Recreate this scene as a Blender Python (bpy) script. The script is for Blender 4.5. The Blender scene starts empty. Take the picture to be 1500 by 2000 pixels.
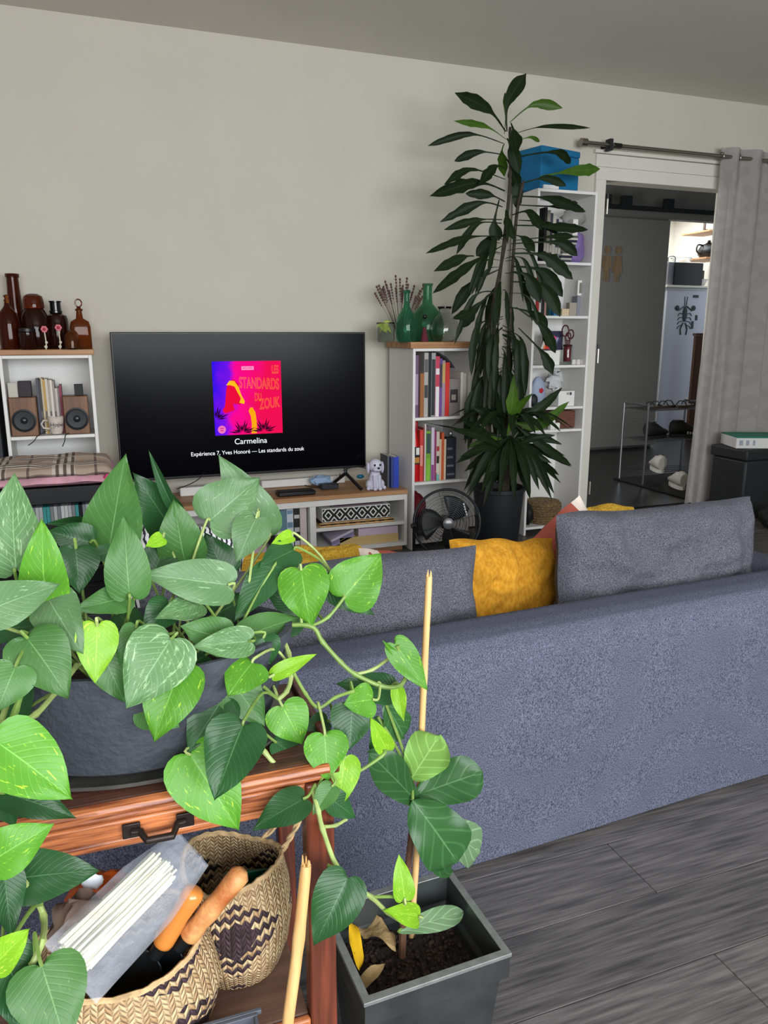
import bpy, bmesh, math, random
from math import sin, cos, pi, radians as R
from mathutils import Vector as V, Matrix, noise
random.seed(7)
sc = bpy.context.scene
COL = sc.collection

# ---------------------------------------------------------------- camera
H = 1.228                      # eye height
FPX = 1500.0                   # focal length in pixels of the 1500x2000 frame
PITCH = math.atan(350/1500); YAW = R(20.6)
FW = V((sin(YAW)*cos(PITCH), cos(YAW)*cos(PITCH), -sin(PITCH)))
RT = V((cos(YAW), -sin(YAW), 0)); UP = RT.cross(FW)
cd = bpy.data.cameras.new('camera'); cam = bpy.data.objects.new('camera', cd); COL.objects.link(cam)
cam.location = (0, 0, H)
cam.matrix_world = Matrix(((RT.x, UP.x, -FW.x, 0), (RT.y, UP.y, -FW.y, 0), (RT.z, UP.z, -FW.z, H), (0, 0, 0, 1)))
cd.sensor_fit = 'VERTICAL'; cd.sensor_height = 24; cd.lens = FPX/2000*24; cd.clip_start = .02
sc.camera = cam

# ---------------------------------------------------------------- light
w = bpy.data.worlds.new('sky'); sc.world = w; w.use_nodes = True
w.node_tree.nodes['Background'].inputs[0].default_value = (.78, .86, 1, 1)
w.node_tree.nodes['Background'].inputs[1].default_value = 1.0
def area(name, loc, rot, sx, sy, power, col):
    l = bpy.data.lights.new(name, 'AREA'); l.shape = 'RECTANGLE'; l.size = sx; l.size_y = sy
    l.energy = power; l.color = col
    o = bpy.data.objects.new(name, l); COL.objects.link(o); o.location = loc; o.rotation_euler = rot
    return o
area('window_daylight', (.9, -2.06, 1.62), (R(90), 0, 0), 4.4, 1.5, 208, (.95, .975, 1))
area('hall_fill', (2.35, 5.6, 1.7), (0, R(-90), 0), 1.2, 1.0, 22, (1, .98, .95))  # added fill light to brighten the hall; no window is modelled here
area('kitchen_daylight', (6.55, 8.0, 2.74), (0, 0, 0), 1.3, 1.3, 46, (.96, .98, 1))
sc.view_settings.view_transform = 'Standard'; sc.view_settings.look = 'None'
sc.view_settings.gamma = 1; sc.view_settings.use_curve_mapping = False
sc.view_settings.exposure = .35

# ---------------------------------------------------------------- helpers
def at(x, y, Y):               # point seen at frame position (x, y) on the plane at depth Y
    r = FW + RT*((x-750)/FPX) + UP*((1000-y)/FPX); r = r*(Y/r.y)
    return V((r.x, r.y, r.z+H))
def onz(x, y, z):
    r = FW + RT*((x-750)/FPX) + UP*((1000-y)/FPX); r = r*((z-H)/r.z)
    return V((r.x, r.y, r.z+H))
def srgb(c):
    return tuple(((v/255)/12.92 if v <= 10 else (((v/255)+.055)/1.055)**2.4) for v in c)
XF = {}
def thing(name, label, cat, loc=(0, 0, 0), rz=0, group=None, kind=None):
    o = bpy.data.objects.new(name, None); COL.objects.link(o); o.empty_display_size = .05
    o.location = loc; o.rotation_euler = (0, 0, rz)
    tag(o, label, cat, group, kind); XF[o] = (V(loc), rz); return o
def tag(o, label=None, cat=None, group=None, kind=None):
    if label: o['label'] = label
    if cat: o['category'] = cat
    if group: o['group'] = group
    if kind: o['kind'] = kind
    return o
class MB:
    def __init__(s): s.v = []; s.f = []; s.uv = {}; s.mi = []
    def add(s, vs, fs, m=0):
        b = len(s.v); s.v += [V(p) for p in vs]; s.f += [[i+b for i in f] for f in fs]; s.mi += [m]*len(fs); return s
    def box(s, a, b, m=0, M=None):
        x0, y0, z0 = a; x1, y1, z1 = b
        vs = [V(p) for p in [(x0,y0,z0),(x1,y0,z0),(x1,y1,z0),(x0,y1,z0),(x0,y0,z1),(x1,y0,z1),(x1,y1,z1),(x0,y1,z1)]]
        if M: vs = [M @ p for p in vs]
        s.add(vs, [(0,3,2,1),(4,5,6,7),(0,1,5,4),(1,2,6,5),(2,3,7,6),(3,0,4,7)], m); return s
    def tube(s, pts, r, n=8, m=0, cap=True):
        pts = [V(p) for p in pts]; k = len(pts); rr = r if isinstance(r, (list, tuple)) else [r]*k
        t = (pts[1]-pts[0]).normalized(); u = t.orthogonal().normalized(); vs = []
        for i, p in enumerate(pts):
            d = (pts[min(i+1, k-1)]-pts[max(i-1, 0)]).normalized()
            u = (u - d*u.dot(d)).normalized(); w_ = d.cross(u)
            vs += [p + (u*cos(2*pi*j/n)+w_*sin(2*pi*j/n))*rr[i] for j in range(n)]
        fs = [(i*n+j, i*n+(j+1) % n, (i+1)*n+(j+1) % n, (i+1)*n+j) for i in range(k-1) for j in range(n)]
        if cap: fs += [tuple(range(n-1, -1, -1)), tuple((k-1)*n+j for j in range(n))]
        s.add(vs, fs, m); return s
    def lathe(s, prof, c=(0, 0, 0), n=24, m=0, ax=1, ay=1, M=None):
        c = V(c); vs = []; k = len(prof)
        for r, z in prof:
            for j in range(n):
                p = V((cos(2*pi*j/n)*r*ax, sin(2*pi*j/n)*r*ay, z)); p = (M @ p) if M else p
                vs.append(c+p)
        fs = [(i*n+j, i*n+(j+1) % n, (i+1)*n+(j+1) % n, (i+1)*n+j) for i in range(k-1) for j in range(n)]
        if prof[0][0] > 1e-5: fs.append(tuple(range(n-1, -1, -1)))
        if prof[-1][0] > 1e-5: fs.append(tuple((k-1)*n+j for j in range(n)))
        s.add(vs, fs, m); return s
    def grid(s, fn, nu, nv, m=0, uv=False):
        b = len(s.v)
        for i in range(nu+1):
            for j in range(nv+1):
                s.v.append(V(fn(i/nu, j/nv)))
                if uv: s.uv[len(s.v)-1] = (i/nu, j/nv)
        for i in range(nu):
            for j in range(nv):
                a = b+i*(nv+1)+j; s.f.append([a, a+nv+1, a+nv+2, a+1]); s.mi.append(m)
        return s
    def prism(s, poly, y0, y1, m=0, M=None):     # polygon in x,z extruded along y
        n = len(poly); vs = [V((x, y0, z)) for x, z in poly]+[V((x, y1, z)) for x, z in poly]
        if M: vs = [M @ p for p in vs]
        s.add(vs, [tuple(range(n)), tuple(range(2*n-1, n-1, -1))]+[(i, i+n, (i+1) % n+n, (i+1) % n) for i in range(n)], m); return s
    def ball(s, c, r, n=12, m=0, sx=1, sy=1, sz=1):
        k = n//2+1; prof = [(r*sin(pi*i/k), -r*cos(pi*i/k)) for i in range(k+1)]
        prof[0] = (1e-6, -r); prof[-1] = (1e-6, r)
        s.lathe([(a, z*sz) for a, z in prof], c, n, m, sx, sy); return s
    def build(s, name, mat, parent=None, smooth=35, bev=0, local=False, solid=0, sub=0, recalc=True):
        vs = s.v
        if parent is not None and not local and parent in XF:
            loc, rz = XF[parent]; m = Matrix.Rotation(-rz, 3, 'Z'); vs = [m @ (p-loc) for p in vs]
        me = bpy.data.meshes.new(name); me.from_pydata([tuple(p) for p in vs], [], s.f); me.update()
        for mm in (mat if isinstance(mat, (list, tuple)) else [mat]): me.materials.append(mm)
        if any(s.mi): me.polygons.foreach_set('material_index', s.mi)
        if s.uv:
            l = me.uv_layers.new(name='UVMap')
            for lp in me.loops: l.data[lp.index].uv = s.uv.get(lp.vertex_index, (0, 0))
        if recalc:
            bm = bmesh.new(); bm.from_mesh(me); bmesh.ops.recalc_face_normals(bm, faces=bm.faces); bm.to_mesh(me); bm.free()
        if smooth: me.shade_smooth(); me.set_sharp_from_angle(angle=R(smooth))
        o = bpy.data.objects.new(name, me); COL.objects.link(o)
        if parent is not None:
            o.parent = parent
            if parent in XF: XF[o] = XF[parent]
        if solid: md = o.modifiers.new('s', 'SOLIDIFY'); md.thickness = solid; md.offset = 0
        if sub: md = o.modifiers.new('u', 'SUBSURF'); md.levels = sub; md.render_levels = sub
        if bev: md = o.modifiers.new('b', 'BEVEL'); md.width = bev; md.segments = 2; md.limit_method = 'ANGLE'
        return o
def box(name, a, b, mat, parent=None, bev=.002, **k):
    return MB().box(a, b).build(name, mat, parent, bev=bev, **k)
def tube(name, pts, r, mat, parent=None, n=8, **k):
    return MB().tube(pts, r, n).build(name, mat, parent, **k)
def lathe(name, prof, c, mat, parent=None, n=24, **k):
    M = k.pop('M', None); ax = k.pop('ax', 1); ay = k.pop('ay', 1)
    return MB().lathe(prof, c, n, 0, ax, ay, M).build(name, mat, parent, **k)
def spline(pts, k=6):
    pts = [V(p) for p in pts]; out = []
    for i in range(len(pts)-1):
        p0 = pts[max(i-1, 0)]; p1 = pts[i]; p2 = pts[i+1]; p3 = pts[min(i+2, len(pts)-1)]
        for j in range(k):
            t = j/k
            out.append(.5*((2*p1)+(p2-p0)*t+(2*p0-5*p1+4*p2-p3)*t*t+(3*p1-p0-3*p2+p3)*t**3))
    out.append(pts[-1]); return out
def text(name, body, size, M, mat, parent=None, align='CENTER', ext=.0003, sx=1, outline=False):
    cu = bpy.data.curves.new('t', 'FONT'); cu.body = body; cu.size = size; cu.align_x = align; cu.extrude = ext
    if outline: cu.fill_mode = 'NONE'; cu.bevel_depth = size*.018; cu.bevel_resolution = 0; cu.extrude = 0
    o = bpy.data.objects.new('t', cu); COL.objects.link(o)
    me = bpy.data.meshes.new_from_object(o.evaluated_get(bpy.context.evaluated_depsgraph_get()))
    bpy.data.objects.remove(o)
    me.transform(Matrix.Diagonal((sx, 1, 1, 1)))
    me.transform(M)
    if parent is not None and parent in XF:
        loc, rz = XF[parent]; me.transform(Matrix.Rotation(-rz, 4, 'Z') @ Matrix.Translation(-loc))
    me.materials.clear(); me.materials.append(mat)
    o = bpy.data.objects.new(name, me); COL.objects.link(o)
    if parent is not None: o.parent = parent
    return o

# ---------------------------------------------------------------- materials
MATS = {}
def mat(key, c, rough=.6, metal=0, var=0, vscale=8, bump=0, bscale=40, trans=0, emit=0, stretch=(1, 1, 1), c2=None,
        coat=0, rnd=0, sheen=0, alpha=1, ior=1.45, thresh=None, spec=None):
    if key in MATS: return MATS[key]
    m = bpy.data.materials.new(key); m.use_nodes = True; nt = m.node_tree; N = nt.nodes; L = nt.links
    b = N['Principled BSDF']; c = srgb(c)
    b.inputs['Base Color'].default_value = (*c, 1); b.inputs['Roughness'].default_value = rough
    b.inputs['Metallic'].default_value = metal; b.inputs['Transmission Weight'].default_value = trans
    b.inputs['Coat Weight'].default_value = coat; b.inputs['Alpha'].default_value = alpha; b.inputs['IOR'].default_value = ior
    if spec is not None: b.inputs['Specular IOR Level'].default_value = spec
    if sheen: b.inputs['Sheen Weight'].default_value = sheen
    if emit: b.inputs['Emission Color'].default_value = (*c, 1); b.inputs['Emission Strength'].default_value = emit
    if var or bump:
        tc = N.new('ShaderNodeTexCoord'); mp = N.new('ShaderNodeMapping'); mp.inputs['Scale'].default_value = stretch
        L.new(tc.outputs['Object'], mp.inputs[0])
    if var:
        n = N.new('ShaderNodeTexNoise'); n.inputs['Scale'].default_value = vscale; n.inputs['Detail'].default_value = 6
        L.new(mp.outputs[0], n.inputs[0]); rp = N.new('ShaderNodeValToRGB')
        lo, hi = thresh or (.3, .7)
        rp.color_ramp.elements[0].position = lo; rp.color_ramp.elements[1].position = hi
        k2 = srgb(c2) if c2 else tuple(v*(1-var) for v in c)
        rp.color_ramp.elements[0].color = (*k2, 1)
        rp.color_ramp.elements[1].color = (*(c if c2 else tuple(min(1, v*(1+var*.5)) for v in c)), 1)
        L.new(n.outputs[0], rp.inputs[0]); src = rp.outputs[0]
        if rnd:
            oi = N.new('ShaderNodeObjectInfo'); hs = N.new('ShaderNodeHueSaturation')
            mr = N.new('ShaderNodeMapRange'); mr.inputs[3].default_value = 1-rnd; mr.inputs[4].default_value = 1+rnd
            L.new(oi.outputs['Random'], mr.inputs[0]); L.new(mr.outputs[0], hs.inputs['Value']); L.new(src, hs.inputs['Color']); src = hs.outputs[0]
        L.new(src, b.inputs['Base Color'])
    if bump:
        n = N.new('ShaderNodeTexNoise'); n.inputs['Scale'].default_value = bscale; n.inputs['Detail'].default_value = 3
        L.new(mp.outputs[0], n.inputs[0]); bp = N.new('ShaderNodeBump'); bp.inputs['Strength'].default_value = bump
        bp.inputs['Distance'].default_value = .01; L.new(n.outputs[0], bp.inputs['Height']); L.new(bp.outputs[0], b.inputs['Normal'])
    MATS[key] = m; return m
def plain(rgb, rough=.6, **k):
    return mat('colour %d %d %d %s' % (*rgb, rough), rgb, rough, **k)
def fabric(key, c, c2, scale=420, bump=.5, weave=True, sx=1.0):
    if key in MATS: return MATS[key]
    m = mat(key, c, .95, sheen=.0, spec=.15); nt = m.node_tree; N = nt.nodes; L = nt.links; b = N['Principled BSDF']
    tc = N.new('ShaderNodeTexCoord'); mp = N.new('ShaderNodeMapping'); mp.inputs['Scale'].default_value = (1*sx, 1*sx, .55)
    L.new(tc.outputs['Object'], mp.inputs[0])
    n = N.new('ShaderNodeTexNoise'); n.inputs['Scale'].default_value = scale; n.inputs['Detail'].default_value = 2; L.new(mp.outputs[0], n.inputs[0])
    n2 = N.new('ShaderNodeTexNoise'); n2.inputs['Scale'].default_value = 7; L.new(tc.outputs['Object'], n2.inputs[0])
    rp = N.new('ShaderNodeValToRGB'); rp.color_ramp.elements[0].position = .36; rp.color_ramp.elements[1].position = .64
    rp.color_ramp.elements[0].color = (*srgb(c2), 1); rp.color_ramp.elements[1].color = (*srgb(c), 1); L.new(n.outputs[0], rp.inputs[0])
    mx = N.new('ShaderNodeMix'); mx.data_type = 'RGBA'; mx.blend_type = 'MULTIPLY'; mx.inputs[0].default_value = .25
    L.new(rp.outputs[0], mx.inputs[6]); L.new(n2.outputs[0], mx.inputs[7]); L.new(mx.outputs[2], b.inputs['Base Color'])
    bp = N.new('ShaderNodeBump'); bp.inputs['Strength'].default_value = bump; bp.inputs['Distance'].default_value = .002
    L.new(n.outputs[0], bp.inputs['Height']); L.new(bp.outputs[0], b.inputs['Normal']); return m
def wood(key, c, c2, rough=.5, scale=5, axis='X', coat=0, rnd=0, bump=.15, lo=.3, hi=.7):
    st = {'X': (.06, 1, 1), 'Y': (1, .06, 1), 'Z': (1, 1, .06)}[axis]
    return mat(key, c, rough, var=1, vscale=scale*6, c2=c2, stretch=st, bump=bump, bscale=scale*12, coat=coat, rnd=rnd, thresh=(lo, hi))

M_wall = mat('wall paint', (196, 191, 179), .85, var=.03, vscale=3, bump=.06, bscale=90)
M_ceil = mat('ceiling paint', (218, 214, 204), .9, var=.04, vscale=2, bump=.05, bscale=60)
M_white = mat('white laminate', (226, 225, 222), .45, var=.03, vscale=4)
M_trim = mat('white gloss paint', (216, 213, 203), .4, var=.03, vscale=5)
M_plank = wood('grey oak vinyl', (108, 105, 104), (62, 60, 60), .42, 15, 'X', rnd=.12, bump=.12, lo=.3, hi=.7)
M_darkfloor = mat('dark subfloor', (22, 22, 23), .5)
M_oak = wood('oiled oak top', (190, 146, 104), (150, 106, 68), .5, 5)
M_black = mat('black plastic', (18, 18, 20), .38, var=.1)
M_blackm = mat('black matt plastic', (26, 27, 30), .6, var=.1)
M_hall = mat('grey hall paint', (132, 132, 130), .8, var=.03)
M_chrome = mat('brushed nickel', (150, 145, 140), .32, 1)
M_sofa = fabric('blue grey woven upholstery', (116, 119, 138), (58, 61, 79), 560, .6)
M_cushg = fabric('grey woven cushion cover', (112, 113, 122), (56, 57, 66), 560, .6)
M_must = fabric('mustard velvet', (208, 152, 50), (186, 128, 34), 120, .25)
M_yell = fabric('yellow knit', (230, 190, 80), (196, 148, 40), 160, .6)
M_mahog = wood('red brown lacquered wood', (118, 58, 38), (72, 34, 22), .3, 18, 'Z', coat=.3)
M_orange = wood('orange varnished wood', (186, 112, 66), (112, 56, 30), .38, 34, 'X', coat=.2, lo=.35, hi=.62)
M_topw = wood('dark worn table top', (98, 62, 48), (52, 34, 30), .45, 16, 'X')
M_zinc = mat('weathered zinc', (74, 78, 77), .45, .6, var=.35, vscale=14, bump=.1, bscale=30)
M_zincrim = mat('zinc rim', (158, 162, 160), .4, .7, var=.2, vscale=60)
M_soil = mat('potting soil', (44, 34, 30), 1, var=.7, vscale=70, bump=1, bscale=120)
M_stone = mat('dark anthracite pot', (58, 62, 70), .75, var=.2, vscale=30, bump=.35, bscale=110)
M_glass = mat('clear glass', (235, 240, 238), .03, trans=1, ior=1.35)
M_amber = mat('amber glass', (120, 48, 20), .06, trans=.85, ior=1.3)
M_amberd = mat('dark amber glass', (52, 22, 16), .08, trans=.5, ior=1.3)
M_amberl = mat('light amber glass', (170, 104, 52), .05, trans=.9, ior=1.25)
M_greeng = mat('green glass', (140, 200, 166), .05, trans=.95, ior=1.25)
M_greeng2 = mat('deep green glass', (130, 204, 172), .05, trans=.95, ior=1.25)
M_bamboo = wood('bamboo stake', (226, 186, 128), (190, 142, 84), .5, 6, 'Z')
M_paper = mat('book pages', (222, 214, 198), .9, var=.05, vscale=60)
M_stem = mat('green stem', (112, 140, 66), .5, var=.3, vscale=25)
M_stemp = mat('pale green stem', (150, 168, 100), .5, var=.25, vscale=40)

def leafmat(key, c, c2, vein=.25, varie=0, vc=(190, 220, 60), rough=.36, tr=.25, freq=11, veinw=.02, spec=.3):
    m = bpy.data.materials.new(key); m.use_nodes = True; nt = m.node_tree; N = nt.nodes; L = nt.links; b = N['Principled BSDF']
    uv = N.new('ShaderNodeUVMap'); sp = N.new('ShaderNodeSeparateXYZ'); L.new(uv.outputs[0], sp.inputs[0])
    def ma(op, a, b_=None, c_=None):
        n = N.new('ShaderNodeMath'); n.operation = op
        for i, v in enumerate((a, b_, c_)):
            if v is None: continue
            if isinstance(v, (int, float)): n.inputs[i].default_value = v
            else: L.new(v, n.inputs[i])
        return n.outputs[0]
    av = ma('ABSOLUTE', ma('SUBTRACT', ma('MULTIPLY', sp.outputs[1], 2), 1))
    ph = ma('SINE', ma('MULTIPLY', ma('SUBTRACT', sp.outputs[0], ma('MULTIPLY', av, .33)), freq*2*pi))
    vn = ma('POWER', ma('MAXIMUM', ph, 0), 6)
    mid = ma('LESS_THAN', av, veinw)
    tc = N.new('ShaderNodeTexCoord'); n = N.new('ShaderNodeTexNoise'); n.inputs['Scale'].default_value = 18; L.new(tc.outputs['Object'], n.inputs[0])
    def mix(f, a, b_):
        x = N.new('ShaderNodeMix'); x.data_type = 'RGBA'
        for i, v in ((0, f), (6, a), (7, b_)):
            if isinstance(v, (int, float)): x.inputs[i].default_value = v
            elif isinstance(v, tuple): x.inputs[i].default_value = (*srgb(v), 1)
            else: L.new(v, x.inputs[i])
        return x.outputs[2]
    col = mix(n.outputs[0], c2, c)
    hi = tuple(min(255, int(v*1.15+12)) for v in c)
    col = mix(ma('MULTIPLY', vn, vein), col, hi)
    if varie:
        n2 = N.new('ShaderNodeTexNoise'); n2.inputs['Scale'].default_value = 5; n2.inputs['Detail'].default_value = 5; n2.inputs['Roughness'].default_value = .7
        cb = N.new('ShaderNodeMapping'); cb.inputs['Scale'].default_value = (1, 3.4, 1); L.new(uv.outputs[0], cb.inputs[0]); 
        oi = N.new('ShaderNodeObjectInfo'); cx = N.new('ShaderNodeCombineXYZ'); L.new(ma('MULTIPLY', oi.outputs['Random'], 50), cx.inputs[0]); L.new(cx.outputs[0], cb.inputs['Location'])
        L.new(cb.outputs[0], n2.inputs[0])
        f = N.new('ShaderNodeMapRange'); f.inputs[1].default_value = 1-varie; f.inputs[2].default_value = 1-varie+.06; L.new(n2.outputs[0], f.inputs[0])
        col = mix(f.outputs[0], col, vc)
    col = mix(ma('MULTIPLY', mid, .55), col, tuple(min(255, v+46) for v in c))
    oi = N.new('ShaderNodeObjectInfo'); hs = N.new('ShaderNodeHueSaturation'); mr = N.new('ShaderNodeMapRange')
    mr.inputs[3].default_value = .86; mr.inputs[4].default_value = 1.14
    L.new(oi.outputs['Random'], mr.inputs[0]); L.new(mr.outputs[0], hs.inputs['Value']); L.new(col, hs.inputs['Color']); col = hs.outputs[0]
    L.new(col, b.inputs['Base Color']); b.inputs['Roughness'].default_value = rough; b.inputs['Specular IOR Level'].default_value = spec
    bp = N.new('ShaderNodeBump'); bp.inputs['Strength'].default_value = .18; bp.inputs['Distance'].default_value = .002
    L.new(ma('SUBTRACT', ma('MULTIPLY', vn, -.6), ma('MULTIPLY', mid, .8)), bp.inputs['Height']); L.new(bp.outputs[0], b.inputs['Normal'])
    tl = N.new('ShaderNodeBsdfTranslucent'); L.new(col, tl.inputs[0]); ms = N.new('ShaderNodeMixShader'); ms.inputs[0].default_value = tr
    L.new(b.outputs[0], ms.inputs[1]); L.new(tl.outputs[0], ms.inputs[2]); L.new(ms.outputs[0], N['Material Output'].inputs[0])
    MATS[key] = m; return m
LM = dict(g=leafmat('mid green leaf', (78, 122, 60), (58, 100, 50), .16, .36, (130, 170, 96)),
          d=leafmat('dark green leaf', (48, 92, 48), (34, 70, 38), .16, rough=.3),
          b=leafmat('bright green leaf', (94, 154, 46), (70, 132, 38), .2, .4, (180, 220, 60)),
          l=leafmat('lime young leaf', (142, 192, 44), (112, 170, 36), .2, .42, (206, 232, 84)),
          p=leafmat('pale grey green leaf', (98, 132, 88), (74, 108, 68), .16, .40, (138, 170, 128)),
          v=leafmat('mottled pale leaf', (98, 134, 86), (70, 108, 64), .4, .44, (150, 180, 134)))
M_drac = leafmat('dracaena leaf', (32, 48, 24), (20, 31, 17), .1, rough=.45, tr=.12, freq=1, spec=.12)
M_drac2 = leafmat('young dracaena leaf', (78, 112, 34), (52, 84, 28), .1, rough=.4, tr=.2, freq=1, spec=.2)
FM = dict(d=leafmat('fiddle leaf', (54, 96, 50), (40, 78, 42), .45, rough=.3, freq=5, veinw=.03),
          y=leafmat('young fiddle leaf', (128, 168, 84), (104, 148, 66), .5, rough=.4, freq=5, veinw=.03),
          p=leafmat('dusty fiddle leaf', (112, 142, 104), (92, 122, 86), .7, rough=.5, freq=5))

# ================================================================ SETTING
WY = 4.34; CZ = 2.70; FY = -2.2; LX = -3.0; RX = 6.2
fl = tag(bpy.data.objects.new('floor', None), kind='structure'); COL.objects.link(fl)
PW = .183; PL = 1.22
pm = MB().box((0.0008, .0008, -.008), (PL-.0008, PW-.0008, 0)); base_plank = None
first = True; cnt = 0
for r_ in range(-5, 24):
    y = 1.362-PW+r_*PW*1.0
    offs = {0: 1.10, -1: .45, -2: 1.09, -3: .35}.get(r_, (r_*.47) % PL)
    x = offs-PL*4
    if y+PW > WY+.1: break
    while x < 5.0:
        if x+PL > -1.4 and x < 4.95 and y > -1.2:
            if first: o = pm.build('plank', M_plank, fl, bev=.0012, smooth=0); pmesh = o; first = False
            else: o = pmesh.copy(); COL.objects.link(o)
            o.location = (x, y, 0); cnt += 1
        x += PL
box('screed', (LX, FY-.2, -.1), (7.8, 9.6, -.0085), M_darkfloor, fl, bev=0)
M_hfloor = mat('dark hall lino', (30, 30, 31), .3)
box('hall_flooring', (2.2, WY+.1, -.0084), (7.6, 9.5, -.001), M_hfloor, fl, bev=0)
def struct(name, boxes, m, parent=None, bev=0):
    mb = MB()
    for a, b in boxes: mb.box(a, b)
    o = mb.build(name, m, parent, bev=bev, smooth=0)
    if parent is None: o['kind'] = 'structure'
    return o
struct('ceiling', [((LX, FY-.2, CZ), (RX+.2, WY, CZ+.1))], M_ceil)
DX0, DX1, DZ = 3.105, 4.10, 2.155
struct('wall_back', [((LX, WY, 0), (DX0-.0, WY+.1, CZ+.1)), ((DX0, WY, DZ), (DX1, WY+.1, CZ+.1)), ((DX1, WY, 0), (RX+.2, WY+.1, CZ+.1))], M_wall)
struct('wall_left', [((LX-.1, FY-.2, 0), (LX, WY+.1, CZ+.1))], M_wall)
struct('wall_right', [((RX, FY-.2, 0), (RX+.1, WY, CZ+.1))], M_wall)
WX0, WX1, WZ0, WZ1 = -1.4, 3.2, .8, 2.4
struct('wall_front', [((LX, FY-.2, 0), (WX0, FY, CZ)), ((WX1, FY-.2, 0), (RX, FY, CZ)), ((WX0, FY-.2, 0), (WX1, FY, WZ0)), ((WX0, FY-.2, WZ1), (WX1, FY, CZ))], M_wall)
wd = tag(bpy.data.objects.new('window_1', None), kind='structure'); COL.objects.link(wd)
mb = MB()
for x in (WX0, (WX0+WX1)/2-.03, WX1-.06): mb.box((x, FY-.12, WZ0), (x+.06, FY-.06, WZ1))
for z in (WZ0, WZ1-.06): mb.box((WX0, FY-.12, z), (WX1, FY-.06, z+.06))
mb.build('window_frame', M_trim, wd)
# door opening with its casing
dr = tag(bpy.data.objects.new('door_1', None), kind='structure'); COL.objects.link(dr)
cw = .075
box('door_jamb', (DX0-cw, WY-.022, 0), (DX0, WY, DZ), M_trim, dr)
box('door_jamb', (DX1, WY-.022, 0), (DX1+cw, WY, DZ), M_trim, dr)
box('door_jamb_lining', (DX0-.012, WY-.0, 0), (DX0+.012, WY+.1, DZ), M_trim, dr)
box('door_jamb_lining', (DX1-.012, WY, 0), (DX1+.012, WY+.1, DZ), M_trim, dr)
box('door_head', (DX0-cw, WY-.022, DZ), (DX1+cw, WY, DZ+.075), M_trim, dr)
box('transom_board', (DX0-cw, WY-.014, DZ+.078), (DX1+cw, WY, DZ+.15), M_trim, dr)
box('cornice_board', (DX0-cw-.02, WY-.03, DZ+.153), (DX1+cw+.02, WY, DZ+.172), M_trim, dr)
for z in (2.0, 1.08, .2):
    tube('hinge', [(DX0+.012, WY-.03, z-.045), (DX0+.012, WY-.03, z+.045)], .008, M_chrome, dr)
    tube('hinge_pin', [(DX0+.012, WY-.03, z+.046), (DX0+.012, WY-.03, z+.075)], .008, M_black, dr)
# hallway: grey wall with a rail-hung toilet door, kitchen beyond
HY = 6.85; KX = 5.76; KZ = 2.38
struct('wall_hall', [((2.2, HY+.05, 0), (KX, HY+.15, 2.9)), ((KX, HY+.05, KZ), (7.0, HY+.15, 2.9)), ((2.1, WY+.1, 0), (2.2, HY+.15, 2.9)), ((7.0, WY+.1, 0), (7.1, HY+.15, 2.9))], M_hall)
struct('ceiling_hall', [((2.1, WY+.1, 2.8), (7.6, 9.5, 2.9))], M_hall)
sd = tag(bpy.data.objects.new('door_2', None), kind='structure'); COL.objects.link(sd)
box('door_leaf', (4.55, HY-.0, .03), (KX-.01, HY+.04, 2.36), M_hall, sd, bev=.004)
box('door_plinth', (4.3, HY-.012, .03), (KX-.01, HY-.002, .28), M_hall, sd, bev=.003)
box('sliding_rail', (4.3, HY-.05, 2.43), (6.98, HY-.035, 2.475), M_blackm, sd)
for x in (5.1, 5.62, 4.85): box('rail_hanger', (x, HY-.06, 2.47), (x+.11, HY-.01, 2.56), M_blackm, sd)
icb = wood('pale wood sign', (150, 128, 96), (120, 98, 70), .6, 5, 'Z')
for i, ox in enumerate((4.985, 5.115)):
    q = tag(bpy.data.objects.new('toilet_sign', None)); COL.objects.link(q); q.location = (ox, HY-.004, 1.93)
    tag(q, ['left brown wooden figure sign in trousers on the grey hall door', 'right brown wooden figure sign in a skirt on the grey hall door'][i], 'sign', 'toilet figure signs')
    MB().lathe([(.038, -.003), (.038, .003)], (0, -.004, .115), 16, M=Matrix.Rotation(pi/2, 3, 'X')).build('head', icb, q, local=True)
    if i == 0: P = [(-.05, .06), (.05, .06), (.055, -.06), (.035, -.06), (.03, -.19), (.006, -.19), (0, -.07), (-.006, -.19), (-.03, -.19), (-.035, -.06), (-.055, -.06)]
    else: P = [(-.035, .06), (.035, .06), (.062, -.10), (.03, -.11), (.022, -.19), (.004, -.19), (0, -.11), (-.004, -.19), (-.022, -.19), (-.03, -.11), (-.062, -.10)]
    MB().prism(P, -.007, -.001).build('body', icb, q, local=True, smooth=0)
# kitchen
M_kw = mat('kitchen wall paint', (222, 218, 206), .8, var=.03)
struct('wall_kitchen', [((KX-.6, 8.9, 0), (7.6, 9.0, 2.8)), ((7.55, HY+.15, 0), (7.65, 9, 2.8)), ((KX-.7, HY+.15, 0), (KX-.6, 9, 2.8))], M_kw)

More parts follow.
